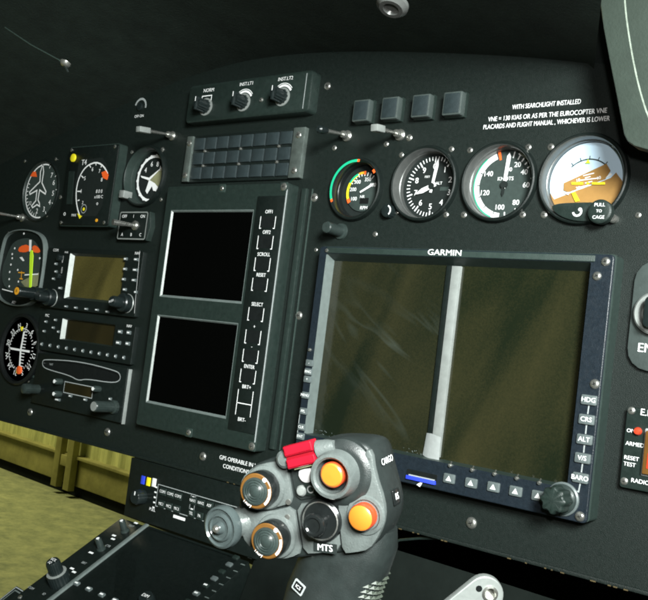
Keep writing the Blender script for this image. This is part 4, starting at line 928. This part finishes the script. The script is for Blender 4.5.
# shelf below the lower edge (right) with its curved lip cable
t = thing('knee_shroud', (-380, -180, -60), 'dark curved shroud below the panel behind the control stick', 'shroud')
m = B('footwell'); vs = []; fs = []
for i in range(13):
    f = i/12; x = -500+f*520; vs += [(x, -140-14*f*f-6, -16), (x, -240-30*f, 20), (x, -420, 50)]
for i in range(12):
    for k in range(2): fs.append((i*3+k, i*3+k+1, (i+1)*3+k+1, (i+1)*3+k))
m.add(vs, fs); m.build('shroud_panel', t)
def cz(px, py, z): x, y = P(px, py, z); return (x, y, z)
t = thing('wiring_cable', cz(440, 540, -6), 'thin dark cable running below the lower panel edge', 'cable')
m = B('unit_grey'); m.tube([cz(*q) for q in ((380, 548, -10), (400, 540, -8), (420, 538.3, -6), (440, 538.5, -5), (458, 541, -5), (477, 545.5, -5), (495, 550, -5), (520, 557, -12))], 1.0, 8); m.build('cable_run', t)

# pedal link bottom right
FL = frame(CAM+ray(475, 600)*520, CR*1.0+CU*.62, CU-CR*.62)
t = thing('pedal_link', tuple(FL.translation), 'pale metal pedal link with round holes at the bottom edge', 'link')
def lg(px, py, k=0): return PF(FL, px, py, k)
tipc = lg(485, 595); e = lg(448, 622); e2 = lg(400, 660); R1 = 10.5
d = Vector((tipc[0]-e2[0], tipc[1]-e2[1])).normalized(); nrm = Vector((-d.y, d.x))
pts = [Vector(tipc)+Vector((d.x*cos(a)*R1+nrm.x*sin(a)*R1, d.y*cos(a)*R1+nrm.y*sin(a)*R1)) for a in [rad(-90+i*12) for i in range(16)]]
pts += [Vector(e2)+nrm*9, Vector(e2)-nrm*9]
m = MB(FL); m.use('silver_paint').prism([tuple(p) for p in pts], -5, 0, .8, [circ(*lg(490, 593.5), 3.2, 24)]); m.build('arm', t)
m = MB(FL); x, y = lg(490, 593.5); m.use('steel').lathe(x, y, [(4.4, 0), (4.4, 1), (3.2, 1.2), (3.0, -5)], 24); x, y = lg(479, 588.5); m.use('black_gloss').lathe(x, y, [(1.8, -.2), (1.8, .3), (.01, .3)], 16); m.build('bushing', t)

# ================================================================== CONTROL STICK GRIP
th = rad(24)
gx = CR*cos(th)+CB*sin(th)
FG = frame(CAM+ray(320, 500)*350, gx, CU)
def g(px, py, k=0): return PF(FG, px, py, k)
grip = thing('control_stick_grip', tuple(FG @ Vector((0, -60, -20))), 'grey multi-button control stick grip with red switch and orange buttons', 'control grip')
# head: rounded prism
head = [g(*q) for q in ((243, 476), (252, 465), (268, 459), (285, 455), (300, 448), (318, 441), (336, 439), (362, 441), (372, 450), (376, 470), (384, 498), (386, 516), (382, 534), (371, 549), (345, 553), (310, 557), (279, 561), (262, 552), (245, 547), (238, 520), (238, 496))]
head = smoothpoly(head, 2)
m = MB(FG); m.use('grip_dark'); n = len(head); 
if area(head) < 0: head = head[::-1]
layers = [(inset(head, 7), -30), (inset(head, 3.5), -28), (inset(head, 1), -24), (head, -18), (head, -2.0), (inset(head, .5), -.6), (inset(head, 1.5), 0)]
vs = []; fs = []
for pl, zz in layers: vs += [(x, y, zz) for x, y in pl]
for l in range(len(layers)-1):
    for i in range(n): j = (i+1) % n; fs.append((l*n+i, l*n+j, (l+1)*n+j, (l+1)*n+i))
for li in (0, len(layers)-1):
    for tr in tessellate_polygon([[Vector((x, y, 0)) for x, y in layers[li][0]]]): fs.append(tuple(li*n+i for i in (tr if li else tr[::-1])))
m.add(vs, fs)
# shaft: stations (centre px at depth, half width, half depth)
ST = [((350, 525), -15, 19.5, 12), ((350, 545), -15, 19.5, 13.5), ((343, 566), -16, 19.5, 14.5), ((335, 585), -17, 19.5, 16), ((330, 605), -18, 19.6, 17), ((322, 630), -19, 19, 18), ((318, 680), -22, 19.5, 19), ((316, 760), -28, 18, 18), ((318, 860), -30, 13, 13)]
nn = 40; vs = []; fs = []; SC = []
for (px, py), dz, a, b in ST:
    x, y = g(px, py, dz); SC.append((x, y, dz, a, b))
    for i in range(nn):
        q = 2*PI*i/nn; cx_, sx_ = cos(q), sin(q); e_ = .82
        vs.append((x+a*math.copysign(abs(cx_)**e_, cx_), y, dz+b*math.copysign(abs(sx_)**e_, sx_)))
for k in range(len(ST)-1):
    for i in range(nn): j = (i+1) % nn; fs.append((k*nn+j, k*nn+i, (k+1)*nn+i, (k+1)*nn+j))
fs.append(tuple(range(nn))); fs.append(tuple((len(ST)-1)*nn+i for i in range(nn))[::-1]); m.add(vs, fs)
# swelling on the right where thumb rest meets the head
x, y = g(392, 505, -14); m.add([], [])
m.build('grip_body', grip, smooth=50)
# knurl
m = MB(FG); m.use('grip_knurl')
def surf(f, ang):
    k = min(int(f), len(SC)-2); w = f-k; A, B_ = SC[k], SC[k+1]; x, y, z_, a, b = [A[i]*(1-w)+B_[i]*w for i in range(5)]
    c_, s_ = cos(ang), sin(ang); e_ = .82
    return Vector((x+a*math.copysign(abs(c_)**e_, c_), y, z_+b*math.copysign(abs(s_)**e_, s_)))
for i in range(14):
    for j in range(6):
        f = 2.3+i*.24+(.12 if j % 2 else 0); ang = rad(-22+j*12)
        c_ = surf(f, ang); u = surf(f-.10, ang); d_ = surf(f+.10, ang); l_ = surf(f, ang+rad(8)); r_ = surf(f, ang-rad(8))
        nrm = (r_-l_).cross(u-d_).normalized()
        if nrm.dot(Vector((cos(ang), 0, sin(ang)))) < 0: nrm = -nrm
        tp = c_+nrm*1.0; m.add([u+nrm*.05, l_+nrm*.05, d_+nrm*.05, r_+nrm*.05, tp], [(0, 1, 4), (1, 2, 4), (2, 3, 4), (3, 0, 4)])
m.build('knurled_patch', grip)
# light face plates
def plate(pts, z1=1.6, name='face_plate', b=.5, mt='grip_light', holes=(), sm=1):
    q = smoothpoly([g(*p) for p in pts], sm); m = MB(FG); m.use(mt).prism(inset(q, .25), -.5, z1, b, holes); m.build(name, grip)
plate([(247, 472), (256, 465), (270, 461), (288, 459), (291, 480), (295, 502), (284, 506), (270, 509), (252, 510), (242, 500), (241, 482)])
plate([(243, 504), (254, 511), (271, 510), (296, 504), (299, 528), (304, 552), (292, 558), (279, 559), (262, 550), (247, 545), (240, 522)])
plate([(297, 503), (318, 500), (337, 498), (340, 525), (343, 551), (322, 553), (305, 554), (301, 528)], sm=1)
plate([(339, 497), (350, 496), (362, 488), (366, 470), (366, 448), (374, 449), (377, 472), (386, 499), (387.5, 517), (382, 534), (372, 549), (357, 552), (344, 553), (341, 525)], 2.2)
# dark recess plate top centre
plate([(291, 466), (303, 463), (322, 463), (326, 480), (332, 494), (316, 498), (297, 501), (293, 482)], .8, 'recess_plate', .3, 'grip_dark')
m = MB(FG); x, y = g(306, 474.5, 2); m.use('white_line').lathe(x, y, [(3.2, .5), (3.2, 2), (2.4, 2.6), (.01, 2.7)], 28); m.build('white_button', grip)
m = MB(FG); x, y = g(301, 491, 2); m.use('silver_paint').lathe(x, y, [(2.2, .5), (2.2, 1.8), (1.6, 2.6), (.01, 2.9)], 24); m.build('rivet', grip)
m = MB(FG); x, y = g(311.5, 489, 1); m.use('unit_grey').box((x-3, x+3, y-2.6, y+2.6), .7, 1.8, .6, .3); m.use('white_soft').line(circ(x, y, 1.3, 16), .5, 1.9, True); m.build('latch', grip)
# trim hats
for px, py in ((261.5, 487.5), (272.5, 536.5)):
    x, y = g(px+6, py, 2); m = MB(FG); m.use('grip_light').lathe(x-1.2, y, [(9.2, 1.2), (8.6, 2.6), (7.6, 3)], 40)
    m.use('black_gloss').lathe(x-1.2, y, [(7.3, 2.8), (7.3, 9), (7.0, 9.6)], 48); m.use('orange_ring').lathe(x-1.2, y, [(7.0, 9.6), (6.6, 9.9), (5.5, 9.9)], 48)
    m.use('knob_grey').lathe(x-1.2, y, [(5.5, 9.3), (5.4, 10.6), (4.6, 10.9), (4.4, 10.5), (3.6, 10.9), (3.4, 10.5), (2.6, 11.0), (2.4, 10.7), (1.6, 11.2), (.01, 11.3)], 40)
    m.use('white_line').arc(x-1.2, y, 5.8, 6.8, 78, 140, 10.0); m.prism(circ(x-1.2+4.1, y+4.7, .9, 12), 9.9, 10.1); m.text('TRIM', x-3.6-1.2, y-5.0, 1.9, 10.05, -38); m.build('trim_hat', grip)
# left castle knob on its stalk
x, y = g(233, 523.5, 0); tilt = Matrix.Translation((x, y, 0)) @ Matrix.Rotation(rad(-10), 4, 'Y')
m = MB(FG); m.use('grip_light').tube([(x+14, y+4, -9), (x+6, y+1.5, -5), (x+1.5, y, 0), tilt @ Vector((0, 0, 5))], [8.5, 7.5, 5.6, 5], 24); m.build('stalk', grip)
m = MB(FG); m.use('smoked').lathe(0, 0, [(5, 4), (8.6, 4.6), (8.9, 6.5), (8.4, 8), (7.6, 8.4), (7.0, 7.7), (5.8, 7.6), (5.4, 8.6), (4.8, 8.9), (4.2, 8.2), (2.6, 8.2), (2.2, 9.6), (1.7, 10.2)], 48, tilt); m.use('steel').lathe(0, 0, [(1.7, 9.9), (1.5, 11), (.8, 11.6), (.01, 11.6)], 20, tilt); m.build('coolie_knob', grip)
# red switch
a, b = Vector(g(287, 458, 5)), Vector(g(315.5, 451, 5)); ux = (b-a).normalized(); ang = math.atan2(ux.y, ux.x); mid = (a+b)/2; Ln = (b-a).length
M = Matrix.Translation((mid.x, mid.y, 3.0)) @ Matrix.Rotation(ang, 4, 'Z')
m = MB(FG); m.use('red_plastic').box((-Ln/2, Ln/2, .35, 4.7), -1, 4.2, .5, .9, M); m.box((-Ln/2, Ln/2, -4.5, -.5), -1, 4.2, .5, .9, M); m.use('red_dark').box((-Ln/2+.3, Ln/2-.3, -1.0, .6), -1, 3.0, 0, 0, M); m.use('dull_tan').box((-Ln/2+2, Ln/2-2, -5.2, -4.55), -1, 2.4, .2, .2, M); m.build('red_switch', grip)
m = MB(FG); m.use('grip_light').lathe(0, 0, [(3.6, -2), (3.6, 2.5), (2.4, 3.5), (.01, 3.6)], 24, M @ Matrix.Translation((-Ln/2-1.6, -.3, -1)))
p0 = M @ Vector((Ln/2+.6, 0, 0)); p1 = Vector((*g(334, 446, 4), 3)); m.tube([p0, p0.lerp(p1, .6), p1], [3.9, 3.2, 2.2], 16); m.build('switch_guard', grip)
# top orange button with tall housing
x, y = g(339, 473, 2)
m = MB(FG); m.use('grip_dark').lathe(x+1, y, [(13.6, -1), (13.2, 1.6), (11, 3.4), (9.6, 3.6)], 56); m.use('grip_light').lathe(x-.2, y, [(9.6, 3), (8.9, 8.5), (8.4, 9.6), (7.3, 9.8), (6.6, 9.0), (6.4, 2), (.01, 2)], 56); bh = m.build('button_housing', grip)
m = MB(FG); m.use('orange_plastic').lathe(x-.2, y+.4, [(4.9, 2), (4.9, 8.3), (4.5, 8.8)], 40); m.use('yellow_plastic').lathe(x-.2, y+.4, [(4.5, 8.8), (3.9, 9.3), (.01, 9.6)], 40); m.build('orange_button', bh)
x, y = g(365, 515.5, 2.5)
m = MB(FG); m.use('grip_light').lathe(x, y, [(7.9, 2), (7.3, 2.8), (6.2, 3.0), (5.6, 2.2), (5.4, 1), (.01, 1)], 48); bh = m.build('button_housing', grip)
m = MB(FG); m.use('orange_plastic').lathe(x-.2, y, [(5.1, 1), (5.1, 6.2), (4.7, 6.9)], 40); m.use('yellow_plastic').lathe(x-.2, y, [(4.7, 6.9), (4.0, 7.4), (.01, 7.6)], 40); m.build('orange_button', bh)
# slew stick
x, y = g(322, 520, 2)
m = MB(FG); m.use('black_gloss').lathe(x, y, [(8.6, 1.5), (8.4, 3.2), (7.6, 3.8)], 48); m.use('steel').lathe(x, y, [(7.6, 3.8), (7.2, 4.2), (6.8, 3.4)], 48); m.use('knob_grey').lathe(x, y, [(6.8, 3.4), (5.8, 2.6), (5.2, 3.6), (4.8, 3.6), (3.4, 2.6), (.01, 2.6)], 48); bh = m.build('stick_base', grip)
m = MB(FG); m.use('black_gloss').lathe(x+.4, y, [(3.0, 2.6), (2.8, 7), (4.2, 8.4), (4.7, 9.4), (4.6, 10.8), (4.0, 11.6), (3.2, 11.7), (2.6, 11.2), (.01, 11.1)], 40, None, 24, .04); m.build('slew_stick', bh)
# lettering
m = MB(FG); x, y = g(325, 548, 1.8); m.use('grip_dark').box((x-5, x+5, y-1.9, y+1.9), 1.6, 1.75, .4); m.use('white_line').text('MTS', x, y, 3.6, 1.9); m.build('face_lettering', grip); m = MB(FG)
x, y = g(308.5, 578.5, 0); M = Matrix.Translation(surf(2.72, rad(118))+Vector((0, 0, .8))) @ Matrix.Rotation(rad(-28), 4, 'Z') @ Matrix.Rotation(rad(-14), 4, 'Y')
m.use('white_soft').box((-2.9, 2.9, -2.3, 2.3), -.3, 0, .5, 0, M); m.use('black_gloss').box((-2.2, 2.2, -1.6, 1.6), 0, .1, .3, 0, M); m.use('white_line').text('ICS', 0, 0, 2.0, .2, M=M); m.build('boxed_label', grip)
# labels on the right side wall
def side_frame(pa, pb):
    A = Vector((*g(*pa), 0)); B_ = Vector((*g(*pb), 0)); y_ = (A-B_).normalized(); z_ = Vector((y_.y, -y_.x, 0)); o_ = (A+B_)/2
    mm = Matrix(((0, 0, -1), tuple(y_), tuple(Vector((0, 0, -1)).cross(y_)))).transposed().to_4x4(); mm.translation = o_; return mm
for pa, pb, s_, dx, bx_ in (((375, 458), (378, 472), 'CARGO', 10.5, False), ((384, 496), (386.5, 510), 'RS', 12, True)):
    S = side_frame(pa, pb)
    m = MB(FG)
    if bx_: m.use('black_gloss').box((dx-3.6, dx+3.6, -3, 3), .05, .5, .5, .2, S)
    m.use('white_line').text(s_, dx, 0, 3.6, .6, M=S)
    m.build('side_lettering', grip)
for px, py in ((287.5, 517), (288.5, 502)):
    x, y = g(px, py, 1.6); m = MB(FG); m.use('steel').lathe(x, y, [(1.2, 1.5), (1.1, 2), (.01, 2.1)], 14); m.build('plate_screw', grip)

# ================================================================== HANGAR SEEN UNDER THE PANEL
def hit_floor(px, py, Y):
    d = ray(px, py); return CAM + d*((Y-CAM.y)/d.y)
def procedural(name, c1, c2, sc, rough=.7, c3=None, stretch=(1, 1, 1)):
    m = bpy.data.materials.new(name); m.use_nodes = True; nt = m.node_tree; b = nt.nodes['Principled BSDF']; b.inputs['Roughness'].default_value = rough
    tc = nt.nodes.new('ShaderNodeTexCoord'); mp = nt.nodes.new('ShaderNodeMapping'); mp.inputs['Scale'].default_value = stretch; nt.links.new(tc.outputs['Object'], mp.inputs[0])
    n = nt.nodes.new('ShaderNodeTexNoise'); n.inputs['Scale'].default_value = sc; n.inputs['Detail'].default_value = 10; n.inputs['Roughness'].default_value = .75; nt.links.new(mp.outputs[0], n.inputs['Vector'])
    r = nt.nodes.new('ShaderNodeValToRGB'); r.color_ramp.elements[0].position = .35; r.color_ramp.elements[1].position = .68; r.color_ramp.elements[0].color = (*c1, 1); r.color_ramp.elements[1].color = (*c2, 1)
    nt.links.new(n.outputs[0], r.inputs[0]); nt.links.new(r.outputs[0], b.inputs['Base Color']); MATS[name] = m
procedural('hangar_floor', (.13, .15, .065), (.30, .31, .13), 11, .8)
procedural('hangar_wall', (.26, .28, .09), (.62, .62, .22), 2.6, .6, stretch=(5, 5, .6))
procedural('hangar_beam', (.15, .14, .035), (.30, .28, .08), 3, .6)
FY = -1500
A0 = hit_floor(0, 470, FY); B0 = hit_floor(126, 519, FY)
m = B('hangar_floor'); m.add([(-30000, FY, 6000), (12000, FY, 6000), (12000, FY, -24000), (-30000, FY, -24000)], [(0, 1, 2, 3)]); o = m.build('hangar_floor'); o['kind'] = 'structure'
d = (B0-A0); d.y = 0; d.normalize(); S0 = A0-d*6000
FW = frame(S0, d, (0, 1, 0)); 
t = thing('hangar_wall', tuple(S0+d*6000), 'yellow-green corrugated hangar wall seen below the panel', 'wall')
m = MB(FW); m.use('hangar_wall'); vs = []; fs = []; N = 420
for i in range(N+1):
    x = i*40; dz = 9 if (i % 5) in (0, 1) else -9
    vs += [(x, 330, -60+dz), (x, 4200, -60+dz)]
for i in range(N): fs.append((2*i, 2*i+2, 2*i+3, 2*i+1))
m.add(vs, fs); m.build('corrugated_sheet', t, smooth=20)
m = MB(FW); m.use('hangar_beam').box((0, 16000, 95, 325), -110, -20, 0, 6); m.use('footwell').box((0, 16000, 0, 94), -110, -60); m.use('hangar_beam').box((0, 16000, 326, 350), -110, 20, 0, 4); m.build('base_beam', t)
def wx(px, py):
    z = FW.col[2].to_3d(); dd = ray(px, py); p = CAM+dd*((S0-CAM).dot(z)/dd.dot(z)); return (FW.inverted() @ p).x
pa, pb = wx(61, 470), wx(73, 475)
t = thing('wall_frame', tuple(S0+d*((pa+pb)/2)), 'two-legged metal frame standing against the hangar wall', 'frame')
m = MB(FW); m.use('hangar_beam')
for x in (pa, pb): m.box((x-45, x+45, 60, 2600), 0, 60, 0, 6)
for y in (250, 700, 1150): m.box((pa+46, pb-46, y, y+90), 10, 50, 0, 5)
m.build('frame_legs', t)

# ================================================================== CAMERA, LIGHT, WORLD
cd = bpy.data.cameras.new('camera'); cam = bpy.data.objects.new('camera', cd); C.objects.link(cam)
def wdir(v): return Vector((v[0], -v[2], v[1]))
mw = Matrix((wdir(CR), wdir(CU), wdir(CB))).transposed().to_4x4(); mw.translation = W(CAM); cam.matrix_world = mw
cd.sensor_fit = 'HORIZONTAL'; cd.sensor_width = 36; cd.lens = 36*FOC/648; cd.clip_start = .01; cd.clip_end = 200
bpy.context.scene.camera = cam
def area_light(name, pos, target, size, energy, col):
    l = bpy.data.lights.new(name, 'AREA'); l.shape = 'DISK'; l.size = size; l.energy = energy; l.color = col
    o = bpy.data.objects.new(name, l); C.objects.link(o); o.location = W(pos); dd = (W(target)-W(pos)).normalized(); o.rotation_euler = dd.to_track_quat('-Z', 'Y').to_euler(); return o
kl = area_light('cabin_window_light', (290, 290, 700), (-450, -20, 0), .24, 6.3, (.93, 1.0, .97)); kl.data.spread = rad(80)
area_light('camera_flash', (40, 90, 600), (-380, 0, 0), .035, 1.9, (1, .98, .95))
area_light('hangar_lamp', (-7500, 4200, -1500), (-6000, -1500, -3800), 2.5, 380, (1, .95, .62))
w = bpy.data.worlds.new('World'); bpy.context.scene.world = w; w.use_nodes = True; nt = w.node_tree; bg = nt.nodes['Background']
tc = nt.nodes.new('ShaderNodeTexCoord'); n = nt.nodes.new('ShaderNodeTexNoise'); n.inputs['Scale'].default_value = 2.2; n.inputs['Detail'].default_value = 3
nt.links.new(tc.outputs['Generated'], n.inputs['Vector']); r = nt.nodes.new('ShaderNodeValToRGB'); r.color_ramp.elements[0].position = .42; r.color_ramp.elements[1].position = .66
r.color_ramp.elements[0].color = (.02, .03, .026, 1); r.color_ramp.elements[1].color = (.26, .30, .20, 1)
nt.links.new(n.outputs[0], r.inputs[0]); nt.links.new(r.outputs[0], bg.inputs[0]); bg.inputs[1].default_value = .36
sc_ = bpy.context.scene; sc_.render.engine = 'CYCLES'; sc_.view_settings.view_transform = 'Standard'; sc_.view_settings.look = 'None'; sc_.view_settings.exposure = 0; sc_.view_settings.gamma = 1
sc_.cycles.filter_width = 2.1; sc_.render.resolution_x = 1024; sc_.render.resolution_y = 948
for o in bpy.data.objects:
    if '_o' in o: del o['_o']
